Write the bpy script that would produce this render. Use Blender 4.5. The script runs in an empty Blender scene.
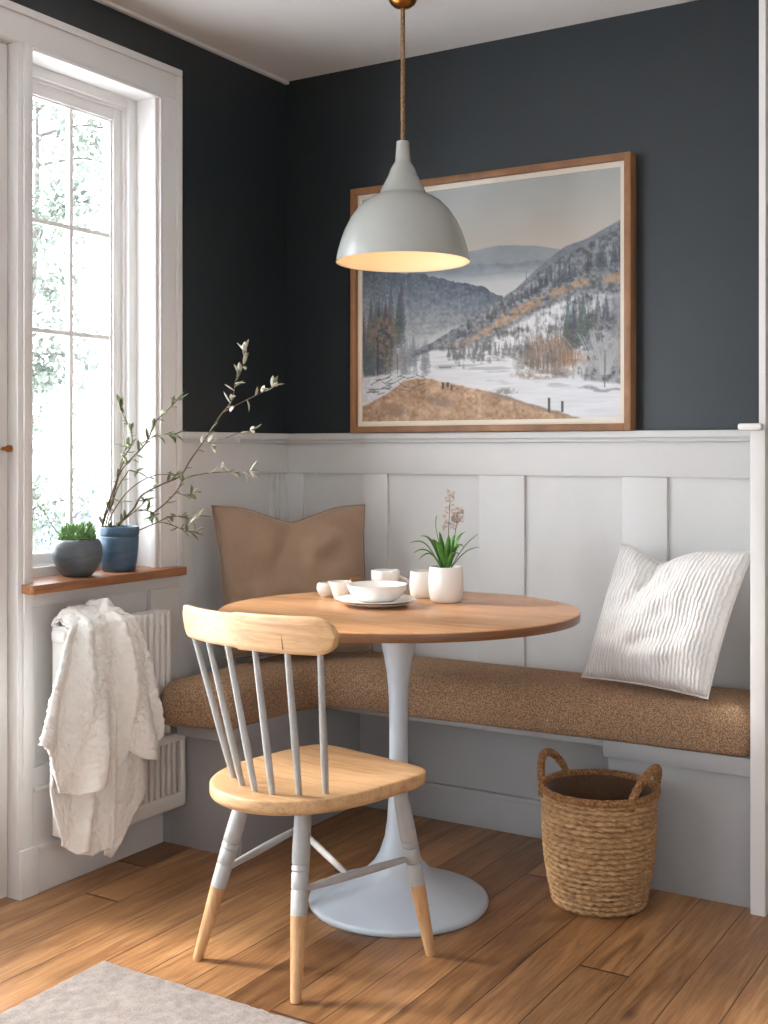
import bpy, bmesh, math, random
import numpy as np
from mathutils import Vector, Matrix, noise as mnoise
random.seed(7)
PI = math.pi
SC = bpy.context.scene
COL = SC.collection

# ------------------------------------------------------------------ geometry helpers
class MB:
    """collects vertices and faces of one mesh"""
    def __init__(self):
        self.v = []; self.f = []; self.uv = {}
    def add(self, vs, fs):
        n = len(self.v)
        self.v += [tuple(p) for p in vs]
        self.f += [tuple(i + n for i in f) for f in fs]
        return self
    def box(self, x0, x1, y0, y1, z0, z1, bev=0.0):
        bm = bmesh.new()
        bmesh.ops.create_cube(bm, size=1)
        for v in bm.verts:
            v.co = Vector(((x0+x1)/2 + v.co.x*(x1-x0), (y0+y1)/2 + v.co.y*(y1-y0), (z0+z1)/2 + v.co.z*(z1-z0)))
        if bev > 0:
            bmesh.ops.bevel(bm, geom=bm.edges[:], offset=bev, segments=2, affect='EDGES', profile=0.6)
        return self.bm(bm)
    def bm(self, bm):
        bm.verts.index_update()
        self.add([v.co[:] for v in bm.verts], [[v.index for v in f.verts] for f in bm.faces])
        bm.free(); return self
    def lathe(self, prof, cx=0, cy=0, n=48, cap0=True, cap1=True, sx=1, sy=1, rot=0):
        vs = []; fs = []
        ca, sa = math.cos(rot), math.sin(rot)
        for r, z in prof:
            for i in range(n):
                a = 2*PI*i/n
                x, y = r*sx*math.cos(a), r*sy*math.sin(a)
                vs.append((cx + x*ca - y*sa, cy + x*sa + y*ca, z))
        m = len(prof)
        for j in range(m-1):
            for i in range(n):
                k = (i+1) % n
                fs.append((j*n+i, j*n+k, (j+1)*n+k, (j+1)*n+i))
        if cap0: fs.append(tuple(range(n))[::-1])
        if cap1: fs.append(tuple((m-1)*n+i for i in range(n)))
        return self.add(vs, fs)
    def tube(self, pts, rad, n=10, cap=True, closed=False, flat=1.0):
        P = [Vector(p) for p in pts]; m = len(P)
        R = rad if isinstance(rad, (list, tuple)) else [rad]*m
        vs = []; fs = []
        up = None
        for i in range(m):
            if closed: t = P[(i+1) % m] - P[i-1]
            else: t = P[min(i+1, m-1)] - P[max(i-1, 0)]
            t.normalize()
            if up is None:
                a = Vector((0, 0, 1)) if abs(t.z) < .9 else Vector((1, 0, 0))
                up = (a - t*a.dot(t)).normalized()
            else:
                up = (up - t*up.dot(t)).normalized()
            s = t.cross(up)
            for k in range(n):
                a = 2*PI*k/n
                vs.append(P[i] + up*(R[i]*math.cos(a)*flat) + s*(R[i]*math.sin(a)))
        for j in range(m if closed else m-1):
            q = (j+1) % m
            for k in range(n):
                l = (k+1) % n
                fs.append((j*n+k, j*n+l, q*n+l, q*n+k))
        if cap and not closed:
            fs.append(tuple(range(n))[::-1]); fs.append(tuple((m-1)*n+k for k in range(n)))
        return self.add(vs, fs)
    def grid(self, nu, nv, fn, closed_u=False):
        base = len(self.v)
        vs = []; fs = []
        for j in range(nv+1):
            for i in range(nu if closed_u else nu+1):
                vs.append(fn(i/nu, j/nv))
        w = nu if closed_u else nu+1
        for j in range(nv):
            for i in range(nu):
                k = (i+1) % w if closed_u else i+1
                fs.append((j*w+i, j*w+k, (j+1)*w+k, (j+1)*w+i))
        self.add(vs, fs)
        for j in range(nv+1):
            for i in range(w):
                self.uv[base+j*w+i] = (i/nu, j/nv)
        return self
    def prism(self, outline, z0, z1, bev=0):
        bm = bmesh.new()
        f = bm.faces.new([bm.verts.new((x, y, z0)) for x, y in outline])
        r = bmesh.ops.extrude_face_region(bm, geom=[f])
        for e in r['geom']:
            if isinstance(e, bmesh.types.BMVert): e.co.z = z1
        bmesh.ops.recalc_face_normals(bm, faces=bm.faces[:])
        if bev > 0:
            ed = [e for e in bm.edges if abs(e.verts[0].co.z - e.verts[1].co.z) < 1e-6]
            bmesh.ops.bevel(bm, geom=ed, offset=bev, segments=3, affect='EDGES', profile=0.5)
        return self.bm(bm)

def catmull(pts, k=6):
    P = [Vector(p) for p in pts]; out = []
    for i in range(len(P)-1):
        a, b, c, d = P[max(i-1, 0)], P[i], P[i+1], P[min(i+2, len(P)-1)]
        for s in range(k):
            t = s/k
            out.append(0.5*((2*b) + (c-a)*t + (2*a-5*b+4*c-d)*t*t + (3*b-a-3*c+d)*t**3))
    out.append(P[-1]); return out

def lerp_poly(P, t):
    """point at fraction t along a polyline of equal-weight knots"""
    x = min(max(t, 0), 1)*(len(P)-1); i = min(int(x), len(P)-2); f = x-i
    return tuple(P[i][k]*(1-f) + P[i+1][k]*f for k in range(len(P[0])))

def obj(name, mb, mat, parent=None, loc=None, smooth=True, angle=40, subsurf=0, solid=0):
    o0 = Vector(parent.location) if parent is not None and parent.type == 'EMPTY' else (Vector(parent['org']) if parent is not None else Vector(loc or (0, 0, 0)))
    me = bpy.data.meshes.new(name)
    me.from_pydata([(v[0]-o0.x, v[1]-o0.y, v[2]-o0.z) for v in mb.v], [], mb.f)
    bm = bmesh.new(); bm.from_mesh(me)
    bmesh.ops.recalc_face_normals(bm, faces=bm.faces[:])
    bm.to_mesh(me); bm.free()
    if mb.uv:
        lay = me.uv_layers.new(name='UVMap')
        for lp in me.loops:
            lay.data[lp.index].uv = mb.uv.get(lp.vertex_index, (0, 0))
    if smooth:
        me.shade_smooth()
        me.set_sharp_from_angle(angle=math.radians(angle))
    me.materials.append(mat)
    o = bpy.data.objects.new(name, me); COL.objects.link(o)
    o['org'] = tuple(o0)
    if parent is not None: o.parent = parent
    else: o.location = o0
    if solid:
        m = o.modifiers.new('thickness', 'SOLIDIFY'); m.thickness = solid; m.offset = 0
    if subsurf:
        m = o.modifiers.new('smooth', 'SUBSURF'); m.levels = subsurf; m.render_levels = subsurf
    return o

def tag(o, label, cat, group=None, kind=None):
    o['label'] = label; o['category'] = cat
    if group: o['group'] = group
    if kind: o['kind'] = kind
    return o
def thing(name, label, cat, loc, group=None):
    o = bpy.data.objects.new(name, None); COL.objects.link(o)
    o.location = loc; o.empty_display_size = .05
    return tag(o, label, cat, group)
def struct(name, mb, mat, label=None, cat=None, parent=None, **k):
    o = obj(name, mb, mat, parent, **k)
    if parent is None:
        o['kind'] = 'structure'
        if label: tag(o, label, cat)
    return o

# ------------------------------------------------------------------ materials
def srgb(r, g, b):
    f = lambda c: (c/255/12.92) if c/255 <= .04045 else ((c/255+.055)/1.055)**2.4
    return (f(r), f(g), f(b), 1)

class NT:
    def __init__(self, name):
        self.m = bpy.data.materials.new(name); self.m.use_nodes = True
        self.t = self.m.node_tree; self.n = self.t.nodes
        self.b = self.n['Principled BSDF']
    def node(self, ty, **k):
        nd = self.n.new(ty)
        for a, v in k.items():
            if a.startswith('i_'):
                nd.inputs[a[2:].replace('_', ' ')].default_value = v
            else: setattr(nd, a, v)
        return nd
    def link(self, a, b): self.t.links.new(a, b)
    def coords(self, scale=(1, 1, 1), rot=(0, 0, 0), kind='Object'):
        tc = self.node('ShaderNodeTexCoord'); mp = self.node('ShaderNodeMapping')
        mp.inputs['Scale'].default_value = scale; mp.inputs['Rotation'].default_value = rot
        self.link(tc.outputs[kind], mp.inputs['Vector']); return mp.outputs[0]
    def ramp(self, fac, stops):
        r = self.node('ShaderNodeValToRGB'); e = r.color_ramp.elements
        while len(e) < len(stops): e.new(.5)
        for i, (p, c) in enumerate(stops): e[i].position = p; e[i].color = c
        self.link(fac, r.inputs[0]); return r.outputs[0]
    def noise(self, vec, scale, detail=4, rough=.55, dist=0):
        n = self.node('ShaderNodeTexNoise'); n.inputs['Scale'].default_value = scale
        n.inputs['Detail'].default_value = detail; n.inputs['Roughness'].default_value = rough
        n.inputs['Distortion'].default_value = dist
        self.link(vec, n.inputs['Vector']); return n.outputs['Fac']
    def bump(self, h, strength=.3, dist=.002, prev=None):
        b = self.node('ShaderNodeBump'); b.inputs['Strength'].default_value = strength; b.inputs['Distance'].default_value = dist
        self.link(h, b.inputs['Height'])
        if prev is not None: self.link(prev, b.inputs['Normal'])
        self.link(b.outputs[0], self.b.inputs['Normal']); return b.outputs[0]
    def mix(self, a, b, fac, mode='MIX'):
        m = self.node('ShaderNodeMix', data_type='RGBA', blend_type=mode)
        for s, v in (('A', a), ('B', b)):
            i = [x for x in m.inputs if x.name == s and x.type == 'RGBA'][0]
            if hasattr(v, 'links'): self.link(v, i)
            else: i.default_value = v
        i = m.inputs[0]
        if hasattr(fac, 'links'): self.link(fac, i)
        else: i.default_value = fac
        return [x for x in m.outputs if x.type == 'RGBA'][0]
    def math(self, op, a, b=None):
        m = self.node('ShaderNodeMath', operation=op)
        for i, v in enumerate((a, b)):
            if v is None: continue
            if hasattr(v, 'links'): self.link(v, m.inputs[i])
            else: m.inputs[i].default_value = v
        return m.outputs[0]
    def col(self, c):
        if hasattr(c, 'links'): self.link(c, self.b.inputs['Base Color'])
        else: self.b.inputs['Base Color'].default_value = c
    def set(self, **k):
        for a, v in k.items(): self.b.inputs[a.replace('_', ' ')].default_value = v
        return self

def paint_mat(name, c, rough=.5, var=.04, bump=.05, scale=14):
    t = NT(name); v = t.coords()
    n = t.noise(v, scale, 5)
    lo = tuple(x*(1-var) for x in c[:3])+(1,); hi = tuple(min(1, x*(1+var)) for x in c[:3])+(1,)
    t.col(t.ramp(n, [(.3, lo), (.7, hi)]))
    t.bump(t.noise(v, 220, 3), bump, .001); t.set(Roughness=rough); return t.m

def wood_mat(name, dark, mid, light, axis=(1, 0, 0), rough=.42, stretch=14, scale=5.0, rot=(0, 0, 0), bump=.12):
    t = NT(name)
    s = tuple(1.0 if a else stretch for a in axis)
    v = t.coords(tuple(x*scale*.3 for x in s), rot)
    a = t.noise(v, 2.2, 6, .6, .6)
    b = t.noise(v, 9, 5, .7, .2)
    h = t.math('ADD', t.math('MULTIPLY', a, .62), t.math('MULTIPLY', b, .38))
    t.col(t.ramp(h, [(.33, dark), (.5, mid), (.68, light)]))
    t.bump(b, bump, .001); t.set(Roughness=rough); return t.m

def fabric_mat(name, c, c2, weave=700, rough=.95, bump=.35, mott=9):
    t = NT(name); v = t.coords()
    n = t.noise(v, mott, 4)
    w = t.noise(v, weave, 2)
    t.col(t.mix(t.ramp(n, [(.35, c2), (.65, c)]), t.ramp(w, [(.35, c2), (.6, c)]), .5))
    t.bump(w, bump, .0015); t.set(Roughness=rough); t.b.inputs['Sheen Weight'].default_value = .25; return t.m

M = {}
M['wall_dark'] = paint_mat('dark_wall_paint', srgb(35, 42, 46), .40, .06, .04)
M['white'] = paint_mat('white_joinery_paint', srgb(218, 214, 210), .42, .015, .03)
M['white_trim'] = paint_mat('window_casing_paint', srgb(226, 223, 220), .38, .012, .03)
M['wains'] = paint_mat('pale_grey_wainscot_paint', srgb(208, 207, 205), .42, .015, .03)
M['ceiling'] = paint_mat('ceiling_paint', srgb(225, 222, 219), .7, .01, .03)
M['bench'] = paint_mat('bench_grey_paint', srgb(164, 163, 163), .42, .02, .04)
M['pedestal'] = paint_mat('pale_blue_grey_enamel', srgb(190, 198, 206), .32, .02, .02)
M['shade'] = paint_mat('lamp_shade_enamel', srgb(166, 166, 160), .24, .015, .01)
M['shade_in'] = paint_mat('lamp_shade_inside_paint', srgb(236, 214, 180), .5, .01, .01)
M['rad'] = paint_mat('radiator_enamel', srgb(224, 220, 214), .36, .015, .02)
M['greige'] = paint_mat('greige_wall_paint', srgb(150, 144, 138), .6)
M['slot_shade'] = paint_mat('slot_shade_grey', srgb(70, 66, 62), .6)  # dark tone standing for shade in the radiator slots
M['chair_paint'] = paint_mat('chair_grey_paint', srgb(168, 166, 163), .45, .06, .12, 40)
M['chair_wood'] = wood_mat('chair_light_wood', srgb(170, 126, 84), srgb(200, 158, 114), srgb(216, 178, 134), (1, 0, 0), .4, rot=(0, 0, .2), bump=.06)
M['leg_wood'] = wood_mat('leg_wood', srgb(166, 122, 82), srgb(196, 152, 108), srgb(212, 174, 130), (0, 0, 1), .45)
M['table_wood'] = wood_mat('table_top_wood', srgb(158, 106, 66), srgb(190, 140, 96), srgb(206, 160, 116), (1, 0, 0), .36, 10, 5, rot=(0, 0, -.55))
M['edge_wood'] = wood_mat('table_edge_wood', srgb(96, 60, 36), srgb(122, 80, 50), srgb(142, 98, 64), (1, 1, 0), .4, 10, 5)
M['sill_wood'] = wood_mat('sill_wood', srgb(116, 70, 42), srgb(150, 98, 62), srgb(174, 120, 80), (0, 1, 0), .4)
M['frame_wood'] = wood_mat('frame_wood', srgb(108, 72, 44), srgb(142, 98, 62), srgb(168, 122, 82), (1, 0, 1), .45)
M['mat_board'] = paint_mat('canvas_edge', srgb(226, 216, 200), .8, .03, .1)
M['ceramic'] = paint_mat('white_glaze', srgb(236, 232, 226), .16, .015, .01)
M['ceramic_m'] = paint_mat('matt_white_glaze', srgb(232, 226, 218), .38, .03, .03)
M['copper'] = paint_mat('copper_wire', srgb(150, 96, 66), .3, .05, .02); M['copper'].node_tree.nodes['Principled BSDF'].inputs['Metallic'].default_value = .9
M['brass'] = paint_mat('brass_cap', srgb(176, 112, 52), .28, .08, .02); M['brass'].node_tree.nodes['Principled BSDF'].inputs['Metallic'].default_value = 1
M['soil'] = paint_mat('potting_soil', srgb(56, 44, 34), .95, .4, .8, 90)
M['bark'] = paint_mat('branch_bark', srgb(96, 76, 58), .8, .2, .4, 60)
M['bark_pale'] = paint_mat('tree_bark', srgb(96, 90, 86), .9, .2, .4, 20)
M['snow'] = paint_mat('snow', srgb(240, 242, 246), .8, .03, .3, 3)
M['linen'] = fabric_mat('brown_linen', srgb(158, 132, 109), srgb(140, 115, 93), 500)
M['rug'] = fabric_mat('taupe_rug_pile', srgb(146, 132, 123), srgb(106, 94, 87), 300, bump=.9, mott=40)
M['blanket'] = fabric_mat('cream_sherpa', srgb(246, 243, 237), srgb(236, 231, 223), 260, bump=.8, mott=30)
M['floor_bulb'] = None

def leaf_mat(name, a, b, rough=.5, trans=.15, mott=30):
    t = NT(name); v = t.coords()
    t.col(t.ramp(t.noise(v, mott, 3), [(.3, a), (.7, b)])); t.set(Roughness=rough)
    t.b.inputs['Subsurface Weight'].default_value = 0
    return t.m
M['leaf'] = leaf_mat('strap_leaf_green', srgb(44, 92, 36), srgb(96, 150, 62), .35)
M['succ'] = leaf_mat('succulent_green', srgb(96, 142, 80), srgb(156, 190, 130), .5)
M['twig_leaf'] = leaf_mat('branch_leaf_green', srgb(92, 106, 70), srgb(148, 156, 120), .55)
M['twig_leaf_pale'] = leaf_mat('branch_leaf_silver', srgb(168, 168, 150), srgb(208, 206, 192), .6)
M['flower'] = leaf_mat('flower_buds', srgb(170, 142, 128), srgb(220, 200, 190), .7, mott=90)
M['out_leaf'] = leaf_mat('tree_foliage', srgb(106, 115, 103), srgb(142, 149, 137), .8, mott=2)
M['out_bush'] = leaf_mat('frosty_bush_foliage', srgb(84, 92, 102), srgb(120, 128, 138), .9, mott=2)

# floor planks along Y
def floor_mat():
    t = NT('oak_floor_planks')
    tc = t.node('ShaderNodeTexCoord'); sep = t.node('ShaderNodeSeparateXYZ'); t.link(tc.outputs['Object'], sep.inputs[0])
    W = .118
    xi = t.math('DIVIDE', sep.outputs['X'], W); idx = t.math('FLOOR', xi); fr = t.math('FRACT', xi)
    wn = t.node('ShaderNodeTexWhiteNoise', noise_dimensions='1D'); t.link(idx, wn.inputs['W'])
    yo = t.math('DIVIDE', t.math('ADD', sep.outputs['Y'], t.math('MULTIPLY', wn.outputs['Value'], 7.3)), 3.4)
    jdx = t.math('FLOOR', yo); fy = t.math('FRACT', yo)
    cmb = t.node('ShaderNodeCombineXYZ'); t.link(idx, cmb.inputs[0]); t.link(jdx, cmb.inputs[1])
    w2 = t.node('ShaderNodeTexWhiteNoise', noise_dimensions='2D'); t.link(cmb.outputs[0], w2.inputs['Vector'])
    # grain coordinates: shifted per plank
    off = t.node('ShaderNodeVectorMath', operation='MULTIPLY'); t.link(w2.outputs['Color'], off.inputs[0]); off.inputs[1].default_value = (9, 9, 9)
    ad = t.node('ShaderNodeVectorMath', operation='ADD'); t.link(tc.outputs['Object'], ad.inputs[0]); t.link(off.outputs[0], ad.inputs[1])
    mp = t.node('ShaderNodeMapping'); mp.inputs['Scale'].default_value = (15, 1.3, 1); t.link(ad.outputs[0], mp.inputs['Vector'])
    g1 = t.noise(mp.outputs[0], 1.6, 7, .62, 1.0)
    mp2 = t.node('ShaderNodeMapping'); mp2.inputs['Scale'].default_value = (60, 2.2, 1); t.link(ad.outputs[0], mp2.inputs['Vector'])
    g2 = t.noise(mp2.outputs[0], 2.5, 5, .7, .3)
    mp3 = t.node('ShaderNodeMapping'); mp3.inputs['Scale'].default_value = (6, 2.0, 1); t.link(ad.outputs[0], mp3.inputs['Vector'])
    g3 = t.noise(mp3.outputs[0], 1.4, 3, .5, .4)
    h = t.math('ADD', t.math('MULTIPLY', g1, .55), t.math('MULTIPLY', g2, .45))
    base = t.ramp(h, [(.3, srgb(92, 62, 38)), (.46, srgb(148, 105, 67)), (.57, srgb(176, 132, 89)), (.70, srgb(202, 158, 112))])
    tone = t.ramp(w2.outputs['Value'], [(0, (.46, .41, .37, 1)), (.4, (.80, .76, .72, 1)), (1, (1.1, 1.08, 1.05, 1))])
    c = t.mix(base, tone, 1.0, 'MULTIPLY')
    # knots and dark cracks
    vo = t.node('ShaderNodeTexVoronoi'); mp4 = t.node('ShaderNodeMapping'); mp4.inputs['Scale'].default_value = (5.2, 1.8, 1)
    t.link(ad.outputs[0], mp4.inputs['Vector']); t.link(mp4.outputs[0], vo.inputs['Vector']); vo.inputs['Scale'].default_value = 1
    kn = t.ramp(t.math('ADD', vo.outputs['Distance'], t.math('MULTIPLY', g1, .12)), [(.10, (1, 1, 1, 1)), (.17, (0, 0, 0, 1))])
    c = t.mix(c, srgb(70, 40, 24), t.math('MULTIPLY', kn, .75))
    st = t.ramp(t.math('MULTIPLY', g3, g2), [(.36, (0, 0, 0, 1)), (.46, (1, 1, 1, 1))])
    c = t.mix(c, srgb(84, 50, 30), t.math('MULTIPLY', st, .7))
    # gaps
    ex = t.math('MINIMUM', fr, t.math('SUBTRACT', 1, fr)); ey = t.math('MULTIPLY', t.math('MINIMUM', fy, t.math('SUBTRACT', 1, fy)), 10)
    e = t.math('MINIMUM', ex, ey)
    gap = t.ramp(e, [(.004, (0, 0, 0, 1)), (.016, (1, 1, 1, 1))])
    c = t.mix(srgb(52, 32, 20), c, gap)
    t.col(c)
    b1 = t.bump(g2, .12, .001); t.bump(gap, .6, .0015, b1)
    t.link(t.ramp(g2, [(.2, (.30, .30, .30, 1)), (.8, (.44, .44, .44, 1))]), t.b.inputs['Roughness'])
    return t.m
M['floor'] = floor_mat()

def boucle_mat():
    t = NT('tan_boucle'); v = t.coords()
    vo = t.node('ShaderNodeTexVoronoi'); vo.inputs['Scale'].default_value = 330; t.link(v, vo.inputs['Vector'])
    n = t.noise(v, 260, 3); m = t.noise(v, 3, 3)
    h = t.math('ADD', t.math('MULTIPLY', vo.outputs['Distance'], -.8), n)
    c = t.ramp(h, [(0, srgb(138, 107, 80)), (.16, srgb(176, 142, 111)), (.45, srgb(212, 179, 146))])
    t.col(t.mix(c, t.ramp(m, [(.3, (.92, .92, .92, 1)), (.7, (1.05, 1.04, 1.03, 1))]), 1, 'MULTIPLY'))
    t.bump(h, .8, .004); t.set(Roughness=.95); return t.m
M['boucle'] = boucle_mat()

def pillow_white():
    t = NT('white_matelasse'); v = t.coords((1, 1, 1), kind='UV')
    w = t.node('ShaderNodeTexWave', wave_type='BANDS', bands_direction='X'); w.inputs['Scale'].default_value = 11
    w.inputs['Distortion'].default_value = 3.2; w.inputs['Detail'].default_value = 2.5; w.inputs['Detail Scale'].default_value = 2.2
    t.link(v, w.inputs['Vector'])
    n = t.noise(v, 26, 4)
    t.col(t.ramp(w.outputs['Fac'], [(0, srgb(214, 210, 206)), (.5, srgb(233, 231, 228))]))
    b = t.bump(w.outputs['Fac'], .5, .006); t.bump(n, .4, .006, b)
    t.set(Roughness=.9); return t.m
M['pillow_white'] = pillow_white()

def glaze_blue(name, lo, hi, edge):
    t = NT(name); v = t.coords()
    n = t.noise(t.coords((1, 1, 3.5)), 7, 5, .6, .5)
    t.col(t.ramp(n, [(.3, lo), (.52, hi), (.75, edge)])); t.bump(t.noise(v, 60, 3), .15, .002); t.set(Roughness=.38); return t.m
M['pot_grey'] = glaze_blue('slate_glaze', srgb(74, 82, 88), srgb(92, 100, 106), srgb(112, 120, 124))
M['pot_blue'] = glaze_blue('blue_glaze', srgb(46, 66, 84), srgb(66, 92, 114), srgb(92, 118, 138))

def basket_mat():
    t = NT('woven_seagrass'); v = t.coords()
    n = t.noise(v, 60, 4, .6); w = t.noise(t.coords((1, 1, 6)), 30, 3)
    t.col(t.ramp(t.math('ADD', t.math('MULTIPLY', n, .5), t.math('MULTIPLY', w, .5)), [(.32, srgb(126, 90, 56)), (.5, srgb(176, 138, 96)), (.66, srgb(206, 170, 126))]))
    t.bump(w, .5, .002); t.set(Roughness=.85); return t.m
M['basket'] = basket_mat(); M['basket_in_shade'] = fabric_mat('shaded_inner_weave', srgb(104, 76, 52), srgb(70, 48, 32), 200)  # inner colour darkened to carry the shade inside the basket
t = NT('braided_rope'); v = t.coords(); t.col(t.ramp(t.noise(v, 150, 3), [(.35, srgb(112, 74, 42)), (.65, srgb(168, 122, 78))])); t.bump(t.noise(v, 260, 2), .7, .003); t.set(Roughness=.85); M['rope'] = t.m
t = NT('braided_cord'); v = t.coords((1, 1, .6), (0.4, .5, 0)); vo = t.node('ShaderNodeTexVoronoi'); vo.inputs['Scale'].default_value = 260; t.link(v, vo.inputs['Vector'])
t.col(t.ramp(vo.outputs['Distance'], [(.1, srgb(40, 29, 20)), (.6, srgb(146, 110, 70))])); t.bump(vo.outputs['Distance'], .6, .002); t.set(Roughness=.7); M['cord'] = t.m
t = NT('warm_bulb'); t.set(Emission_Strength=3.5); t.b.inputs['Emission Color'].default_value = (1, .74, .48, 1); M['bulb'] = t.m
t = NT('window_glass')
tr_ = t.node('ShaderNodeBsdfTransparent'); gl_ = t.node('ShaderNodeBsdfGlossy'); gl_.inputs['Roughness'].default_value = .02
mx_ = t.node('ShaderNodeMixShader'); mx_.inputs[0].default_value = .06
t.link(tr_.outputs[0], mx_.inputs[1]); t.link(gl_.outputs[0], mx_.inputs[2]); t.link(mx_.outputs[0], t.n['Material Output'].inputs['Surface']); M['glass'] = t.m

# ------------------------------------------------------------------ ROOM
HC = 2.482
YB, XR = -4.6, 4.3                     # rear and right limits of the room
struct('floor', MB().box(-.12, XR, YB, .12, -.06, 0), M['floor'], smooth=False)
struct('ceiling', MB().box(-.12, XR, YB, .12, HC, HC+.08), M['ceiling'], smooth=False)
struct('wall_back_far', MB().box(1.702, XR, .0135, .12, 0, HC), M['greige'], smooth=False)
struct('wall_back', MB().box(-.12, 1.7019, .0135, .12, 0, HC), M['wall_dark'], smooth=False)
WX = -.020
def sx_(mb):
    mb.v = [(x+WX, y, z) for x, y, z in mb.v]; return mb
WY0, WY1, WZ0, WZ1 = -1.163, -.657, .806, 2.263          # window opening
DY0 = -2.02                                               # far side of the door opening
wl = MB()
wl.box(-.17, 0, WY1, .014, 0, HC); wl.box(-.17, 0, WY0, WY1, WZ1, HC); wl.box(-.17, 0, WY0, WY1, 0, WZ0)
wl.box(-.17, 0, -1.212, WY0, 0, HC); wl.box(-.17, 0, DY0, -1.212, 2.275, HC)
wl.box(-.17, 0, -2.30, DY0, 0, HC); wl.box(-.17, 0, -4.0, -2.30, 0, .12); wl.box(-.17, 0, -4.0, -2.30, 2.25, HC); wl.box(-.17, 0, YB, -4.0, 0, HC)
struct('wall_left', sx_(wl), M['wall_dark'], smooth=False)
RW = (-3.45, -2.55, .75, 1.75)          # unseen window added to the right wall for fill light
q = MB(); q.box(XR, XR+.1, YB, RW[0], 0, HC); q.box(XR, XR+.1, RW[1], .12, 0, HC); q.box(XR, XR+.1, RW[0], RW[1], 0, RW[2]); q.box(XR, XR+.1, RW[0], RW[1], RW[3], HC)
struct('wall_right', q, M['greige'], smooth=False)
BW = (2.55, 3.50, .85, 1.85)            # unseen window added to the rear wall for fill light
q = MB(); q.box(-.12, BW[0], YB-.1, YB, 0, HC); q.box(BW[1], XR, YB-.1, YB, 0, HC); q.box(BW[0], BW[1], YB-.1, YB, 0, BW[2]); q.box(BW[0], BW[1], YB-.1, YB, BW[3], HC)
struct('wall_rear', q, M['greige'], smooth=False)
q = MB(); m_ = (RW[0]+RW[1])/2
for a, b in ((RW[0], RW[0]+.04), (RW[1]-.04, RW[1]), (m_-.012, m_+.012)): q.box(XR+.02, XR+.07, a, b, RW[2]+.04, RW[3]-.04)
q.box(XR+.02, XR+.07, RW[0], RW[1], RW[2], RW[2]+.04); q.box(XR+.02, XR+.07, RW[0], RW[1], RW[3]-.04, RW[3])
struct('added_window_3', q, M['white_trim'], smooth=False)
q = MB(); m_ = (BW[0]+BW[1])/2
for a, b in ((BW[0], BW[0]+.04), (BW[1]-.04, BW[1]), (m_-.012, m_+.012)): q.box(a, b, YB-.07, YB-.02, BW[2]+.04, BW[3]-.04)
q.box(BW[0], BW[1], YB-.07, YB-.02, BW[2], BW[2]+.04); q.box(BW[0], BW[1], YB-.07, YB-.02, BW[3]-.04, BW[3])
struct('added_window_4', q, M['white_trim'], smooth=False)
# second left-wall window, out of the frame, added to bring in raking daylight
w2 = MB()
for a, b in ((-4.0, -3.94), (-2.36, -2.30), (-3.18, -3.12)): w2.box(-.14, -.09, a, b, .12, 2.25)
w2.box(-.14, -.09, -4, -2.3, .12, .18); w2.box(-.14, -.09, -4, -2.3, 2.19, 2.25)
struct('added_window_2', w2, M['white_trim'], smooth=False)

# partition at the right end of the bench
pt = MB(); pt.box(1.694, 1.710, -.300, .014, 1.245, HC); pt.box(1.672, 1.710, -.302, .014, 0, 1.247, .003)
struct('wall_partition', pt, M['white'], smooth=True, angle=30)
cp = MB(); cp.box(1.645, 1.706, -.325, -.02, 1.236, 1.254, .007)
struct('trim_6', cp, M['white_trim'])

# wainscot on the back wall
ws = MB()
def stiles(mb, spans, z0, z1, axis):
    for a, b in spans:
        if axis == 'x': mb.box(a, b, 0, .016, z0, z1, .0025)
        else: mb.box(-.002, .018, a, b, z0, z1, .0025)
ws.box(-.021, 1.672, .012, .016, .2, 1.22)
stiles(ws, [(-.021, .06), (.308, .402), (.744, .901), (1.219, 1.356), (1.60, 1.672)], .2, 1.106, 'x')
ws.box(-.021, 1.672, 0, .016, 1.1065, 1.210, .002)
ws.box(-.021, 1.672, -.012, .016, 1.210, 1.226, .003); ws.box(-.021, 1.672, -.026, .016, 1.222, 1.243, .005)
struct('trim_1', ws, M['wains'], angle=30)
# wainscot on the left wall, from the corner to the window casing
wt = MB()
wt.box(0, .004, -.572, 0, .1, 1.22)
for a, b in ((-.026, 0), (-.048, -.030), (-.070, -.052), (-.093, -.074)): wt.box(0, .016, a, b, .1, 1.106, .003)
wt.box(0, .016, -.572, -.497, .1, 1.106, .0025)
wt.box(0, .016, -.572, 0, 1.1065, 1.210, .002)
wt.box(0, .026, -.572, 0, 1.210, 1.226, .003); wt.box(0, .040, -.572, 0, 1.222, 1.243, .005)
struct('trim_2', sx_(wt), M['wains'], angle=30)
# little cornice along the left wall
struct('trim_3', MB().box(-.03, -.006, -4.0, .012, HC-.012, HC, .004), M['ceiling'])

# casing round the window and the door
cs = MB()
cs.box(0, .024, -.657, -.572, WZ0, 2.263, .002)
cs.box(.024, .032, -.594, -.572, WZ0, 2.336, .003)
cs.box(0, .024, -4.0, -.572, 2.263, 2.358, .002)
cs.box(.024, .032, -4.0, -.572, 2.336, 2.358, .003)
cs.box(0, .029, -.668, -.6575, WZ0, 2.250, .003); cs.box(0, .018, -.680, -.6685, WZ0, 2.250, .003)
cs.box(0, .029, WY0, -.6575, 2.2505, 2.2625, .003)
cs.box(-.16, .024, -1.214, -1.163, .0, 2.262, .002); cs.box(.0242, .032, -1.199, -1.176, .3, 2.262, .003)
cs.box(.0243, .036, -1.214, -1.152, 0, .13, .004)
cs.box(0, .024, DY0-.09, DY0, 0, 2.262, .004); cs.box(-.16, .0, DY0, -1.2142, 2.2625, 2.276)
struct('trim_4', sx_(cs), M['white_trim'], angle=30)

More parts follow.
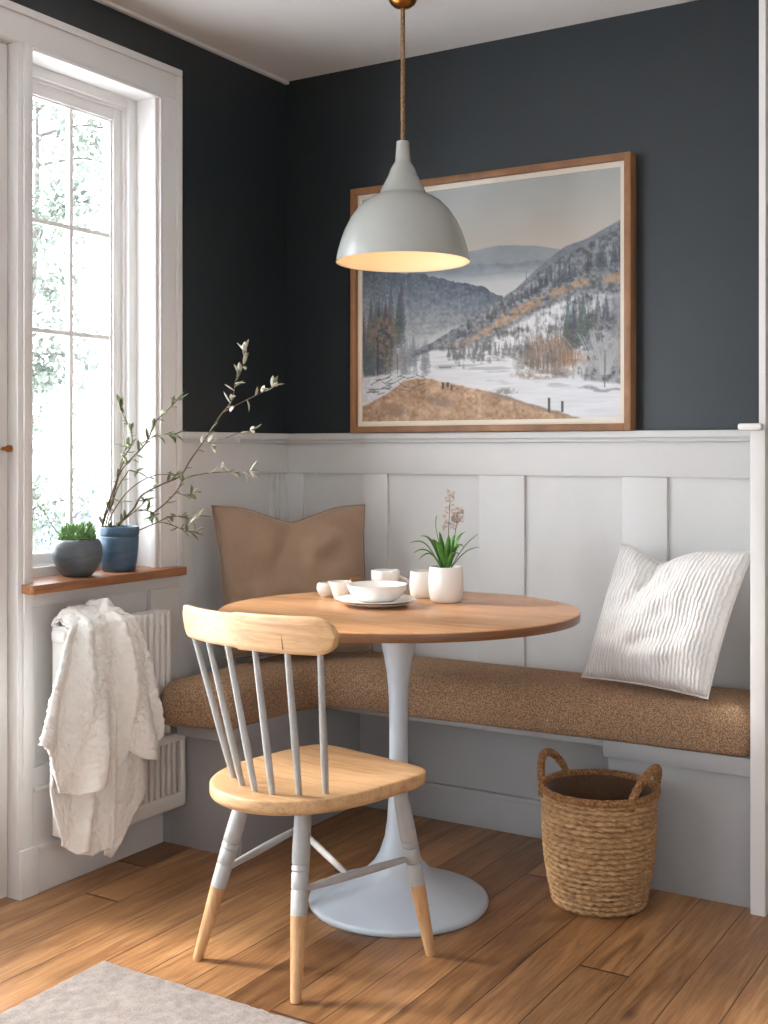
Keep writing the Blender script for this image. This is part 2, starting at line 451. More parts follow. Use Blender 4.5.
# window: lining, frame, sash, bars, glass
root = bpy.data.objects.new('window_1', None); COL.objects.link(root); root.location = (-.1, -.91, .83); root['kind'] = 'structure'
ln = MB()
ln.box(-.168, .0, WY1-.002, WY1+.012, WZ0, WZ1+.01); ln.box(-.168, 0, WY0-.012, WY0+.002, WZ0, WZ1+.01); ln.box(-.168, 0, WY0, WY1, WZ1-.004, WZ1+.012)
obj('window_lining', ln, M['white_trim'], root, smooth=False)
fr = MB()
def ring(mb, x0, x1, y0, y1, z0, z1, w, wb=None, bev=.003):
    wb = wb or w
    mb.box(x0, x1, y0, y0+w, z0, z1, bev); mb.box(x0, x1, y1-w, y1, z0, z1, bev)
    mb.box(x0, x1, y0+w, y1-w, z1-w, z1, bev); mb.box(x0, x1, y0+w, y1-w, z0, z0+wb, bev)
ring(fr, -.165, -.1, WY0, WY1, .828, 2.262, .032, .03)
ring(fr, -.165, -.112, WY0+.028, WY1-.028, .85, 2.235, .014, .014)
obj('window_frame', fr, M['white_trim'], root, angle=30)
sh = MB()
ring(sh, -.160, -.122, WY0+.040, WY1-.040, .862, 2.222, .036, .032)
ring(sh, -.155, -.128, WY0+.072, WY1-.072, .885, 2.192, .012, .012)
obj('window_sash', sh, M['white_trim'], root, angle=30)
bars = MB(); gy0, gy1 = WY0+.08, WY1-.08
bars.box(-.150, -.132, -.901, -.887, .89, 2.185, .003)
for z in (1.836, 1.526): bars.box(-.149, -.133, gy0, gy1, z-.007, z+.007, .003)
obj('glazing_bars', bars, M['white_trim'], root)
obj('window_pane', MB().box(-.143, -.139, gy0-.01, gy1+.01, .885, 2.19), M['glass'], root, smooth=False)

sl = MB().prism([(-.166, WY0+.002), (-.166, WY1-.002), (WX, WY1-.002), (WX, -.602), (.052, -.600), (.058, -.606), (.058, -1.208), (.052, -1.213), (WX, -1.196), (WX, WY0+.002)], .806, .831, .003)
struct('window_sill', sl, M['sill_wood'], 'brown wooden sill under the tall white window holding two plant pots', 'window sill')

# panelled apron below the sill and the tall plinth boards
ap = MB()
ap.box(0, .004, -1.17, -.572, .1, .806); ap.box(0, .018, -1.1625, -.572, .766, .805, .002)
ap.box(0, .018, -.700, -.572, .1, .7655, .002); ap.box(0, .018, -1.1625, -1.146, .3355, .7655, .002)
ap.box(0, .018, -1.1625, -.7005, .285, .335, .002)
struct('trim_5', sx_(ap), M['white'], angle=30)
bl = MB(); bl.box(0, .024, -1.162, -.66, .121, .272, .002); bl.box(0, .034, -1.162, -.66, .2722, .286, .006); bl.box(0, .032, -1.1515, -.66, 0, .112, .003); bl.box(.001, .038, -1.1515, -.66, .1122, .126, .005)
struct('baseboard_left', sx_(bl), M['white'], angle=30)

# door at the far left (its hinge side is just out of the frame)
dr = bpy.data.objects.new('door_1', None); COL.objects.link(dr); dr.location = (-.04, -1.6, 0); dr['kind'] = 'structure'
dl = MB(); ring(dl, -.075, -.030, DY0+.006, -1.2185, .006, 2.258, .095, .22, .003)
dl.box(-.062, -.040, (DY0-1.2125)/2-.011, (DY0-1.2125)/2+.011, .226, 2.163, .002)
for z in (.71, 1.19, 1.68):
    dl.box(-.062, -.040, DY0+.101, (DY0-1.2125)/2-.011, z-.011, z+.011, .002); dl.box(-.062, -.040, (DY0-1.2125)/2+.011, -1.3135, z-.011, z+.011, .002)
obj('door_leaf', dl, M['white'], dr, angle=30)
obj('door_pane', MB().box(-.053, -.049, DY0+.095, -1.308, .22, 2.168), M['glass'], dr, smooth=False)
kn = MB(); kn.tube([(-.028, -1.236, 1.19), (-.012, -1.236, 1.19)], .005); kn.tube([(-.014, -1.236, 1.19), (-.008, -1.236, 1.19), (.0, -1.236, 1.19), (.003, -1.236, 1.19)], [.006, .010, .009, .003], 14)
obj('door_knob', kn, M['brass'], dr)

# ------------------------------------------------------------------ BENCH
bn = thing('corner_bench', 'pale grey built-in corner bench base with open leg recess below', 'bench', (.8, -.2, 0))
lb = MB(); lb.box(0.031, .309, -.655, -.022, 0, .352, .002); lb.box(0, .034, -.655, -.022, .0, .352)
obj('side_box', lb, M['bench'], bn, angle=30)
rb = MB(); rb.box(1.276, 1.670, -.262, -.022, 0, .352, .002)
obj('side_box', rb, M['bench'], bn, angle=30)
l1 = MB(); l1.box(.112, .330, -.715, -.30, .348, .392, .004); obj('seat_lip', l1, M['bench'], bn, angle=30)
l2 = MB(); l2.box(1.268, 1.670, -.284, -.022, .344, .392, .004); obj('seat_lip', l2, M['bench'], bn, angle=30)
sb = MB(); sb.box(.02, 1.27, -.275, -.022, .370, .392, .003); obj('seat_board', sb, M['bench'], bn, angle=30)
bp = MB(); bp.box(.30, 1.28, -.022, -.001, 0, .372); obj('recess_panel', bp, M['bench'], bn, angle=30)
pb = MB(); pb.box(.309, 1.276, -.036, -.02, 0, .105, .003); pb.box(.309, 1.276, -.042, -.02, .098, .116, .005); obj('plinth', pb, M['bench'], bn, angle=30)

def rounded_poly(P, rads, k=8):
    out = []; n = len(P)
    for i in range(n):
        a, b, c = Vector(P[i-1]), Vector(P[i]), Vector(P[(i+1) % n])
        r = rads[i]
        if r <= 0: out.append(tuple(b)); continue
        u = (a-b).normalized(); w = (c-b).normalized()
        ang = u.angle(w); d = r/math.tan(ang/2)
        ctr = b + (u+w).normalized()*(r/math.sin(ang/2))
        s = b+u*d - ctr; e = b+w*d - ctr
        a0 = math.atan2(s.y, s.x); da = (math.atan2(e.y, e.x)-a0+PI) % (2*PI) - PI
        for j in range(k+1):
            t = a0 + da*j/k
            out.append((ctr.x+r*math.cos(t), ctr.y+r*math.sin(t)))
    return out
def offset_poly(P, d):
    n = len(P); out = []
    for i in range(n):
        a, b, c = Vector(P[i-1]), Vector(P[i]), Vector(P[(i+1) % n])
        n1 = Vector((-(b-a).y, (b-a).x)).normalized(); n2 = Vector((-(c-b).y, (c-b).x)).normalized()
        m = (n1+n2); m = m/max(m.dot(m)/2, .3)
        out.append(tuple(b+m*d))
    return out
# counter-clockwise L
L = [(.104, -.812), (.345, -.752), (.366, -.350), (1.668, -.292), (1.668, -.003), (.104, -.003)]
LR = [.045, .05, -.10, .035, .02, .02]          # negative: the inner corner
def l_ring(d):
    P = offset_poly(L, d); rad = [max(r-d, .006) if r > 0 else -r+d for r in LR]
    q = rounded_poly(P, rad, 9); out = []
    for i in range(len(q)):
        a, b = Vector(q[i]), Vector(q[(i+1) % len(q)])
        k = 40 if i % 10 == 9 else 1
        for m in range(k): out.append(tuple(a+(b-a)*m/k))
    return out
ins = [(.030, .392), (.012, .394), (.003, .402), (0, .42), (-.003, .445), (0, .475), (.008, .495), (.020, .509), (.038, .519), (.06, .525), (.085, .528)]
cu = MB(); rings = []
for d, z in ins:
    ring_ = l_ring(d)
    vs = []
    for (x, y) in ring_:
        wob = .004*mnoise.noise(Vector((x*7, y*7, z*9)))
        vs.append((x, y, z+wob*(1 if .4 < z < .515 else 0)))
    rings.append(vs)
n = len(rings[0])
vs = [p for r in rings for p in r]; fs = []
for j in range(len(rings)-1):
    for i in range(n):
        k = (i+1) % n; fs.append((j*n+i, j*n+k, (j+1)*n+k, (j+1)*n+i))
fs.append(tuple(range(n))[::-1]); fs.append(tuple((len(rings)-1)*n+i for i in range(n)))
cu.add(vs, fs)
tag(obj('seat_cushion', cu, M['boucle'], loc=(.8, -.2, .392), angle=70), 'long L-shaped tan textured seat cushion lying on the corner bench', 'cushion')

# ------------------------------------------------------------------ PILLOWS
def pillow_mesh(TL, TR, BL, BR, th, chop, seed, n=44, wr=.006, back=.75):
    TL, TR, BL, BR = map(Vector, (TL, TR, BL, BR))
    nrm = (TR-TL).cross(TL-BL); nrm += (BR-BL).cross(TR-BR); nrm.normalize()
    up = ((TL-BL)+(TR-BR)).normalized()
    def base(u, v):
        # pinched edges: pointed corners and bowed-in sides
        bu = .030*math.sin(PI*v)**.8; bv = .022*math.sin(PI*u)**.8
        uu = u + bu*(1-2*u); vv = v + bv*(1-2*v)
        p = (BL*(1-uu)+BR*uu)*(1-vv) + (TL*(1-uu)+TR*uu)*vv
        k = math.exp(-((u-chop[0])/chop[2])**2)
        sharp = max(0, 1-abs(u-chop[0])/(chop[2]*1.6))
        dn = chop[1]*(.45*k+.55*sharp)*v**2.2
        return p - up*dn
    def h(u, v):
        e = max(0, 4*u*(1-u))*max(0, 4*v*(1-v))
        hh = th*(e**.42)
        cr = math.exp(-((u-chop[0])/(.09))**2)*max(0, (v-.62)/.38)
        hh *= (1-.75*cr)
        q = Vector((u*3.2+seed, v*3.2, seed))
        fold = mnoise.noise(Vector((u*2+v*3+seed, v*5-u*3, seed)))*wr*1.3 + mnoise.noise(q*2.4)*wr
        an = math.atan2(u-chop[0], 1.02-v); ds = math.hypot(u-chop[0], 1.02-v)
        cre = -.017*max(0, math.sin(4.3*an+seed))**5*math.exp(-((ds-.28)/.22)**2)
        return hh + (fold+cre*(wr/.010))*min(1, e*2)
    mb = MB()
    mb.grid(n, n, lambda u, v: base(u, v)+nrm*h(u, v))
    mb.grid(n, n, lambda u, v: base(u, v)-nrm*(h(u, v)*back))
    # seam piping along the edge
    pts = [base(i/20, 0) for i in range(20)]+[base(1, i/20) for i in range(20)]+[base(1-i/20, 1) for i in range(20)]+[base(0, 1-i/20) for i in range(20)]
    return mb, pts, nrm
def weld(o):
    bm = bmesh.new(); bm.from_mesh(o.data); bmesh.ops.remove_doubles(bm, verts=bm.verts[:], dist=.0004)
    bmesh.ops.recalc_face_normals(bm, faces=bm.faces[:]); bm.to_mesh(o.data); bm.free()
mb, pts, _ = pillow_mesh((.062, -.492, 1.012), (.386, -.114, 1.008), (.128, -.512, .540), (.447, -.160, .545), .080, (.50, .046, .20), 3.1, wr=.010)
pr = thing('cushion_pillow', 'brown linen pillow standing in the corner of the bench behind the table', 'pillow', (.27, -.31, .53))
o = obj('pillow_cover', mb, M['linen'], pr, angle=180); weld(o)
obj('piping', MB().tube(pts, .0035, 6, closed=True), M['linen'], pr)
mb, pts, _ = pillow_mesh((1.248, -.085, .916), (1.632, -.120, .910), (1.172, -.195, .540), (1.556, -.278, .534), .088, (.36, .045, .17), 8.3, wr=.010, back=.55)
pr = thing('cushion_pillow', 'white crinkled cotton pillow leaning at the right end of the bench', 'pillow', (1.4, -.18, .53))
o = obj('pillow_cover', mb, M['pillow_white'], pr, angle=180); weld(o)
obj('piping', MB().tube(pts, .0035, 6, closed=True), M['pillow_white'], pr)

# ------------------------------------------------------------------ TABLE
TC = (.864, -.700)
tb = thing('round_table', 'wooden pedestal table with pale grey trumpet base', 'table', (TC[0], TC[1], 0))
tp = MB(); VR = math.atan2(.5225, .8527)
prof = [(.0, .745), (.455, .745), (.4655, .7465), (.4695, .749), (.4715, .7525), (.4715, .7675), (.4708, .7692), (.469, .770), (0, .770)]
tp.lathe(prof, *TC, n=128, cap0=False, cap1=False, sx=1, sy=.90, rot=VR)
eb = MB().lathe([(.4716, .7480), (.4722, .7490), (.4722, .7665), (.4716, .7675)], *TC, n=128, cap0=False, cap1=False, sx=1, sy=.90, rot=VR)
eo = obj('edge_band', eb, M['edge_wood'], tb, angle=50); eo['label'] = 'darker brown wooden edge'
obj('tabletop', tp, M['table_wood'], tb, angle=50)
pd = [(.0, .7445), (.062, .7445), (.060, .735), (.052, .715), (.047, .69), (.039, .65), (.032, .61), (.0275, .57), (.025, .52), (.0240, .46), (.0238, .40), (.0245, .33), (.0262, .27), (.030, .215), (.037, .170), (.0405, .162), (.0415, .158), (.050, .132), (.066, .105), (.092, .080), (.128, .058), (.170, .040), (.205, .027), (.228, .019), (.2345, .016), (.236, .011), (.2345, .004), (.231, 0), (0, 0)]
p2 = MB().lathe([(r, z) for r, z in pd], *TC, n=96, cap0=False, cap1=False)
obj('pedestal', p2, M['pedestal'], tb, angle=50)

# ------------------------------------------------------------------ CHAIR
CO = Vector((.90, -1.129, 0)); CF = Vector((.2, .98, 0)).normalized(); CR = Vector((CF.y, -CF.x, 0))
def cw(u, v, z): return CO + CR*u + CF*v + Vector((0, 0, z))
ch = thing('dining_chair', 'light wood spindle-back chair with dipped grey legs facing the round table', 'chair', (.90, -1.129, 0))
# seat outline in chair coordinates, counter-clockwise
def seat_outline(n=112):
    out = []
    for i in range(n):
        a = 2*PI*i/n
        c, s = math.cos(a), math.sin(a)
        if s >= 0: e = 2/7.0; sv = .198
        else: e = 2/2.15; sv = .262
        hu = .197
        u = hu*math.copysign(abs(c)**e, c); v = sv*math.copysign(abs(s)**e, s)
        out.append((u, v))
    return out
so = seat_outline()
rings = [(.93, .4135), (.962, .4145), (.985, .4185), (.997, .4235), (1.0, .427), (1.0, .4425), (.9975, .4455), (.991, .4470), (.96, .4475), (.85, .4465), (.6, .442), (.3, .439)]
st = MB(); vs = []
for k, z in rings:
    for u, v in so:
        vs.append(cw(u*k, v*k, z))
n = len(so); fs = []
for j in range(len(rings)-1):
    for i in range(n):
        q = (i+1) % n; fs.append((j*n+i, j*n+q, (j+1)*n+q, (j+1)*n+i))
fs.append(tuple(range(n))[::-1]); fs.append(tuple((len(rings)-1)*n+i for i in range(n)))
st.add(vs, fs); obj('seat', st, M['chair_wood'], ch, angle=60)
# legs: turned, painted grey above and bare wood below
legs = [((-.184, .135), (-.264, .203)), ((.118, .150), (.156, .222)), ((.040, -.080), (.103, -.160)), ((-.140, -.085), (-.224, -.169))]
def legpt(l, z):
    t = (.4135-z)/.4135
    (u0, v0), (u1, v1) = l
    return cw(u0+(u1-u0)*t, v0+(v1-v0)*t, z)
for l in legs:
    lg = MB()
    zr = [(.4135, .0150), (.40, .0160), (.36, .0180), (.31, .0195), (.276, .0195), (.2735, .0165), (.271, .0195), (.262, .0198), (.2595, .0166), (.257, .0195), (.226, .0192), (.2235, .0168), (.221, .019), (.172, .0183)]
    lg.tube([legpt(l, z) for z, _ in zr], [r for _, r in zr], 20)
    lo = obj('leg', lg, M['chair_paint'], ch, angle=50); lo['label'] = 'grey painted upper leg with bare wooden foot'
    ft = MB(); zr = [(.174, .0181), (.15, .0175), (.08, .0150), (.02, .0125), (.004, .0118), (0, .0105)]
    ft.tube([legpt(l, z) for z, _ in zr], [r for _, r in zr], 20)
    fo = obj('leg_tip', ft, M['leg_wood'], lo, angle=50)
def stretcher(a, b, ra=.0065, rm=.0095):
    k = 10; P = [Vector(a).lerp(Vector(b), i/k) for i in range(k+1)]
    obj('stretcher', MB().tube(P, [ra+(rm-ra)*math.sin(PI*i/k) for i in range(k+1)], 12), M['chair_paint'], ch)
stretcher(legpt(legs[3], .208), legpt(legs[0], .238))
stretcher(legpt(legs[2], .222), legpt(legs[1], .235))
m0 = legpt(legs[3], .208).lerp(legpt(legs[0], .238), .93); m1 = legpt(legs[2], .222).lerp(legpt(legs[1], .235), .42)
stretcher(m0, m1, .006, .0085)
# crest rail
def rail(u): return -.277 + .92*(u-.045)**2
cr = MB()
def railpt(s, w):
    # s along the arc, w round the section
    u = -.188 + .480*s
    e = min(s/.035+.25, (1-s)/.10); e = min(1, e); hh = .040*math.sqrt(max(0.0, 1-(1-e)**2))*(.92 if s < .5 else 1) + .0005
    zc = .806 + .026*(u-.045)
    a = 2*PI*w
    dy = .0095*math.copysign(abs(math.cos(a))**.5, math.cos(a)); dz = hh*math.copysign(abs(math.sin(a))**.45, math.sin(a))
    return cw(u, rail(u)+dy - (dz)*.16, zc+dz)
cr.grid(24, 60, lambda a, s: railpt(s, a), closed_u=True)
o = obj('crest_rail', cr, M['chair_wood'], ch, angle=60); o.data.uv_layers.remove(o.data.uv_layers[0])
wd = MB(); uw = .178
P = [cw(uw, rail(uw)-.0085-.16*dz, .806+.026*(uw-.045)+dz) for dz in (-.030, -.015, .004)]
wd.tube(P, [.0016, .0015, .0008], 8); wo = obj('tenon_wedge', wd, M['bark'], ch); wo['label'] = 'dark tenon wedge in the crest rail'
tops = [-.143, -.068, .010, .097, .181, .254]
bots = [(-.104, -.158), (-.046, -.182), (.016, -.198), (.058, -.186), (.104, -.150), (.140, -.106)]
for ut, (ub, vb) in zip(tops, bots):
    zt = .775+.026*(ut-.045); A = cw(ub, vb, .440); B = cw(ut, rail(ut)+.004, zt)
    P = [A.lerp(B, i/8) for i in range(9)]
    obj('spindle', MB().tube(P, [.0068, .0075, .0082, .0082, .0078, .0074, .0070, .0066, .0064], 12), M['chair_paint'], ch)

# ------------------------------------------------------------------ PENDANT
PX, PY = .733, -.456
pn = thing('pendant_lamp', 'grey enamel dome pendant lamp hanging on a braided cord', 'lamp', (PX, PY, HC))
obj('ceiling_cap', MB().lathe([(.0, 2.446), (.012, 2.447), (.026, 2.452), (.036, 2.461), (.041, 2.472), (.042, HC-.0005)], PX, PY, 40, cap0=False), M['brass'], pn, angle=60)
obj('cord', MB().tube([(PX, PY, 2.06), (PX, PY, 2.2), (PX, PY, 2.449)], .0062, 14), M['cord'], pn)
k = 3.41/1194.05
outp = [(5.6, 2.067), (6.4, 2.0665), (7.9, 2.008), (8.4, 2.006), (9.2, 2.003), (12.5, 1.987), (15.0, 1.966), (15.6, 1.9645), (15.9, 1.962), (20, 1.939), (23.6, 1.918), (24.2, 1.9165), (26, 1.913), (32, 1.905), (38, 1.894), (46, 1.872), (53, 1.843), (58.5, 1.812), (62.5, 1.780), (65.2, 1.752), (66.6, 1.730), (67.0, 1.722)]
sh = MB().lathe([(r*k, z) for r, z in outp], PX, PY, 96, cap0=True, cap1=False)
so_ = obj('lamp_shade', sh, M['shade'], pn, angle=50)
inn = [(66.9*k, 1.7215), (66.0*k, 1.7225)] + [(max(r*k-.004, .004), z-.004) for r, z in outp[::-1][1:10]]
obj('shade_lining', MB().lathe(inn, PX, PY, 96, cap0=False, cap1=True), M['shade_in'], pn, angle=50)
obj('bulb', MB().lathe([(.001, 1.766), (.014, 1.769), (.024, 1.778), (.028, 1.792), (.026, 1.808), (.018, 1.828), (.013, 1.845), (.013, 1.895)], PX, PY, 24), M['bulb'], pn)

# ------------------------------------------------------------------ PICTURE
def paint(W, H):
    rng = np.random.default_rng(5)
    U, V = np.meshgrid((np.arange(W)+.5)/W, (np.arange(H)+.5)/H)     # V from the top
    def vn(fx, fy, seed, oct=4):
        out = np.zeros_like(U); amp = 1; tot = 0
        r = np.random.default_rng(seed)
        for o in range(oct):
            gx, gy = int(fx*2**o)+2, int(fy*2**o)+2
            g = r.random((gy+1, gx+1)); x = U*(gx-1); y = V*(gy-1)
            i = x.astype(int); j = y.astype(int); a = x-i; b = y-j; a = a*a*(3-2*a); b = b*b*(3-2*b)
            out += amp*((g[j, i]*(1-a)+g[j, i+1]*a)*(1-b)+(g[j+1, i]*(1-a)+g[j+1, i+1]*a)*b); tot += amp; amp *= .55
        return out/tot
    C = np.zeros((H, W, 3))
    def c(r, g, b): return np.array([r, g, b], float)
    def lay(mask, col): 
        nonlocal C
        mask = np.clip(mask, 0, 1)[..., None]; C = C*(1-mask)+col*mask
    def below(curve, soft=.004): return np.clip((V-curve)/soft+.5, 0, 1)
    def interp(xs, ys): return np.interp(U, xs, ys)
    f1 = vn(4, 4, 1); f2 = vn(26, 26, 2); f3 = vn(90, 90, 3, 2); f4 = vn(140, 12, 4, 3); f5 = vn(10, 120, 14, 3)
    t = np.clip(V/.30, 0, 1)[..., None]
    C = c(170, 174, 172)*(1-t)+c(205, 195, 180)*t + (f1[..., None]-.5)*14
    # far hills
    cr = interp([0, .3, .42, .52, .62, .72, .85, 1], [.33, .31, .285, .27, .275, .29, .33, .34])+(f2-.5)*.008
    lay(below(cr), (c(150, 158, 163)+(f2[..., None]-.5)*18))
    cr = interp([0, .3, .45, .6, .7, .8, 1], [.36, .35, .335, .35, .345, .33, .3])+(f2-.5)*.016
    lay(below(cr), c(134, 145, 155)+(f2[..., None]-.5)*40)
    lay(np.clip((V-.36)/.06, 0, 1)*np.clip((.60-V)/.1, 0, 1)*.95, c(202, 203, 200)+(f1[..., None]-.5)*10)
    lay(np.clip(1-abs(V-.385-(f1-.5)*.03)/.012, 0, 1)*(f2 > .48)*.55*np.clip((U-.35)/.1, 0, 1), c(140, 150, 158))
    # left mountain
    cr = interp([0, .1, .22, .32, .42, .5, .56, .62], [.31, .34, .355, .375, .415, .435, .47, .52])+(f2-.5)*.03
    dep = np.clip((V-cr)/.26, 0, 1)[..., None]
    lay(below(cr)*np.clip((.68-U)/.08, 0, 1), (c(84, 98, 114)*(1-dep)+c(158, 164, 170)*dep)+(f3[..., None]-.5)*46+(f4[..., None]-.5)*20)
    # mist in the valley and the white stream bed
    lay(below(interp([0, .2, .35, .5, .6], [.66, .64, .61, .56, .52])+(f2-.5)*.03, .03)*.85, c(190, 194, 198)+(f2[..., None]-.5)*30)
    # right mountain in bands
    cr = interp([.2, .3, .45, .6, .7, .8, .88, 1], [.70, .655, .565, .475, .40, .335, .30, .225])+(f2-.5)*.010
    cr0 = interp([.55, .62, .72, .8, .88, 1], [.5, .455, .36, .30, .275, .21])+(f2-.5)*.006
    lay(below(cr0)*np.clip((U-.56)/.03, 0, 1), c(124, 134, 143)+(f3[..., None]-.5)*30)
    lay(below(cr)*np.clip((U-.2)/.03, 0, 1), c(118, 124, 130)+(f3[..., None]-.5)*90+(f2[..., None]-.5)*50)
    # brown band
    b0 = interp([.3, .45, .6, .72, .85, 1], [.70, .64, .535, .475, .425, .41]); b1 = interp([.3, .45, .6, .72, .85, 1], [.71, .675, .60, .53, .475, .47])
    bm_ = np.clip((V-b0)/.015, 0, 1)*np.clip((b1-V)/.02, 0, 1)*np.clip((f2-.34)/.12, 0, 1)*np.clip((U-.3)/.1, 0, 1)*(1-.7*np.clip((U-.88)/.02, 0, 1)*np.clip((.95-U)/.02, 0, 1))
    lay(bm_*.9, c(176, 142, 112)+(f3[..., None]-.5)*50)
    # snow slope
    s0 = interp([.25, .4, .55, .7, .85, 1], [.74, .70, .64, .555, .49, .50])+(f2-.5)*.02
    sm = below(s0, .02)*np.clip((U-.28)/.06, 0, 1)
    lay(sm*np.clip(.42+(f2-.42)*3.4+(f4-.5)*1.6, 0, 1)*np.clip(1.15-(U-.78)*3.2, .15, 1), c(216, 218, 221)+(f3[..., None]-.5)*34)
    # river flat
    rv = interp([0, .2, .3, .38, .5, .6, .7, .8, 1], [.80, .73, .69, .695, .70, .735, .80, .83, .86])+(f2-.5)*.01
    lay(below(rv, .012)*np.clip((U-.1)/.1, 0, 1), c(219, 223, 228)+(f5[..., None]-.5)*26)
    ice = np.clip((vn(8, 70, 9, 3)-.56)*9, 0, 1)*below(rv+.01, .02)*np.clip((.88-V)/.03, 0, 1)*np.clip((U-.28)/.05, 0, 1)
    lay(ice*.6, c(158, 165, 170)); 
    def blob(u, v, a, b, col, k=.8, sp=.5):
        d = ((U-u)/a)**2+((V-v)/b)**2
        lay(np.clip(1.3-d, 0, 1)*np.clip(.5+(f3-.5)*2.4+(f2-.5)*2+sp*.4, 0, 1)*k, np.array(col, float)+(f3[..., None]-.5)*50)
    def spruce(u, v, h, w, col, k=.9, r=None):
        # v is the foot
        tt = np.clip((v-V)/h, -.01, 1.01)
        wd = w*(1-tt)*(.62+.38*np.abs(((tt*9) % 1)-.2)) 
        m = (np.abs(U-u) < wd)*(tt > 0)*(tt < 1)
        lay(m*k*np.clip(.55+(f3-.3)*1.4, .3, 1), np.array(col, float)+(f3[..., None]-.5)*54)
    # tree line down the right ridge
    for i in range(90):
        q = rng.random(); u = .40+.60*q; v0 = np.interp(u, [.2, .3, .45, .6, .72, .85, 1], [.72, .675, .615, .53, .46, .41, .37])
        spruce(u, v0+rng.normal()*.010, rng.uniform(.03, .07)*(.6+.5*q), rng.uniform(.007, .013), (62+rng.integers(0, 26), 72+rng.integers(0, 24), 84+rng.integers(0, 20)), .85)
    for i in range(40):
        u = rng.uniform(.66, 1); v0 = np.interp(u, [.66, .8, 1], [.42, .345, .30])+rng.uniform(.0, .12)
        spruce(u, v0, rng.uniform(.03, .05), .005, (80, 88, 98), .6)
    # scattered speckle trees on the snow slope
    for i in range(150):
        u = rng.uniform(.38, .98); v0 = np.interp(u, [.35, .55, .7, .85, 1], [.73, .70, .66, .60, .58])+rng.uniform(-.05, .06)
        spruce(u, v0, rng.uniform(.02, .045), .009, (112, 114, 118), .5)
    for i in range(70):
        u = rng.uniform(.36, .66); v0 = .725+rng.normal()*.012
        spruce(u, v0, rng.uniform(.025, .06), .010, (104, 108, 112), .6)
    # left forest
    for i in range(60):
        u = rng.uniform(-.02, .17); v0 = rng.uniform(.58, .80)
        spruce(u, v0, rng.uniform(.12, .22), rng.uniform(.022, .036), (54+rng.integers(0, 36), 62+rng.integers(0, 34), 72+rng.integers(0, 32)), .68)
    for i in range(26):
        u = rng.uniform(.14, .28); v0 = rng.uniform(.73, .80)
        spruce(u, v0, rng.uniform(.08, .17), rng.uniform(.016, .028), (118, 127, 138), .5)
    blob(.09, .60, .07, .10, (134, 106, 86), .75); blob(.13, .73, .09, .05, (150, 140, 132), .55); blob(.03, .72, .05, .08, (80, 84, 90), .6)
    lay(((np.abs(U-.072-(f1-.5)*.01) < .0042)*(V > .62)*(V < .84))*.9, c(70, 64, 62))
    for uu in (.105, .125, .155): lay(((np.abs(U-uu) < .0025)*(V > .70)*(V < .82))*.5, c(90, 84, 80))
    # right hand forest
    for i in range(26):
        u = rng.uniform(.80, .95); v0 = rng.uniform(.66, .74)
        spruce(u, v0, rng.uniform(.10, .19), rng.uniform(.022, .036), (58+rng.integers(0, 30), 68+rng.integers(0, 30), 76+rng.integers(0, 30)), .7)
    for (u, v, a, b, cl, k) in [(.70, .73, .05, .08, (142, 112, 90), .8), (.77, .73, .05, .085, (150, 118, 92), .85), (.83, .75, .06, .035, (178, 134, 96), .9), (.66, .76, .05, .05, (122, 110, 100), .7), (.72, .81, .12, .022, (140, 116, 96), .85), (.94, .72, .08, .11, (150, 152, 154), .8), (.93, .79, .07, .06, (138, 136, 132), .7), (.99, .72, .04, .1, (150, 128, 108), .5), (.99, .60, .05, .09, (104, 110, 116), .6)]: blob(u, v, a, b, cl, k)
    for i in range(130):
        u = rng.uniform(.66, .84); v0 = rng.uniform(.76, .81); h = rng.uniform(.05, .16)
        lay((np.abs(U-u-(V-v0)*rng.normal()*.12) < .0016)*(V < v0)*(V > v0-h)*.28, c(112, 92, 80))
    for i in range(70):
        a = rng.normal()*.35; h = rng.uniform(.05, .17)
        lay((np.abs(U-.937-(.86-V)*a*.6) < .0016)*(V < .86-.04)*(V > .86-.06-h)*.5, c(176, 178, 180))
    lay((np.abs(U-.937-(f1-.5)*.012) < .003)*(V > .72)*(V < .87)*.75, c(104, 100, 98))
    blob(.937, .70, .05, .09, (158, 160, 162), .6)
    lay(np.clip(1-np.abs(V-.872-(f2-.5)*.03-(U-.9)*.15)/.008, 0, 1)*np.clip((U-.84)/.03, 0, 1)*.7, c(110, 110, 112))
    # foreground brown field
    fd = interp([0, .1, .18, .26, .35, .45, .55, .66, .78, .87], [.93, .88, .82, .805, .83, .855, .885, .925, .965, 1.0])+(f2-.5)*.014
    sn = interp([0, .08, .16, .24, .3], [.80, .79, .785, .80, .85])
    lay(below(sn, .01)*np.clip((.32-U)/.05, 0, 1), c(212, 216, 222)+(f3[..., None]-.5)*30)
    lay(below(fd, .008)*np.clip((.9-U)/.02, 0, 1), c(184, 146, 112)+(f3[..., None]-.5)*62+(f2[..., None]-.5)*70)
    lay(np.clip(1-np.abs(V-fd-.004)/.010, 0, 1)*np.clip((U-.5)/.05, 0, 1)*np.clip((.86-U)/.05, 0, 1)*np.clip(.2+f2*1.2, 0, 1)*.7, c(120, 112, 106))
    blob(.58, .885, .06, .026, (116, 112, 110), .85); blob(.34, .915, .04, .024, (128, 118, 110), .7); blob(.29, .90, .02, .014, (110, 104, 100), .7); blob(.12, .93, .05, .02, (150, 110, 86), .7); blob(.15, .955, .04, .02, (120, 104, 92), .7)
    for i in range(26):
        u0 = rng.uniform(.04, .26); v0 = rng.uniform(.79, .87); s = rng.normal()*.5; lay((np.abs(V-v0-(U-u0)*s) < .0025)*(np.abs(U-u0) < rng.uniform(.01, .03))*.6, c(80, 80, 84))
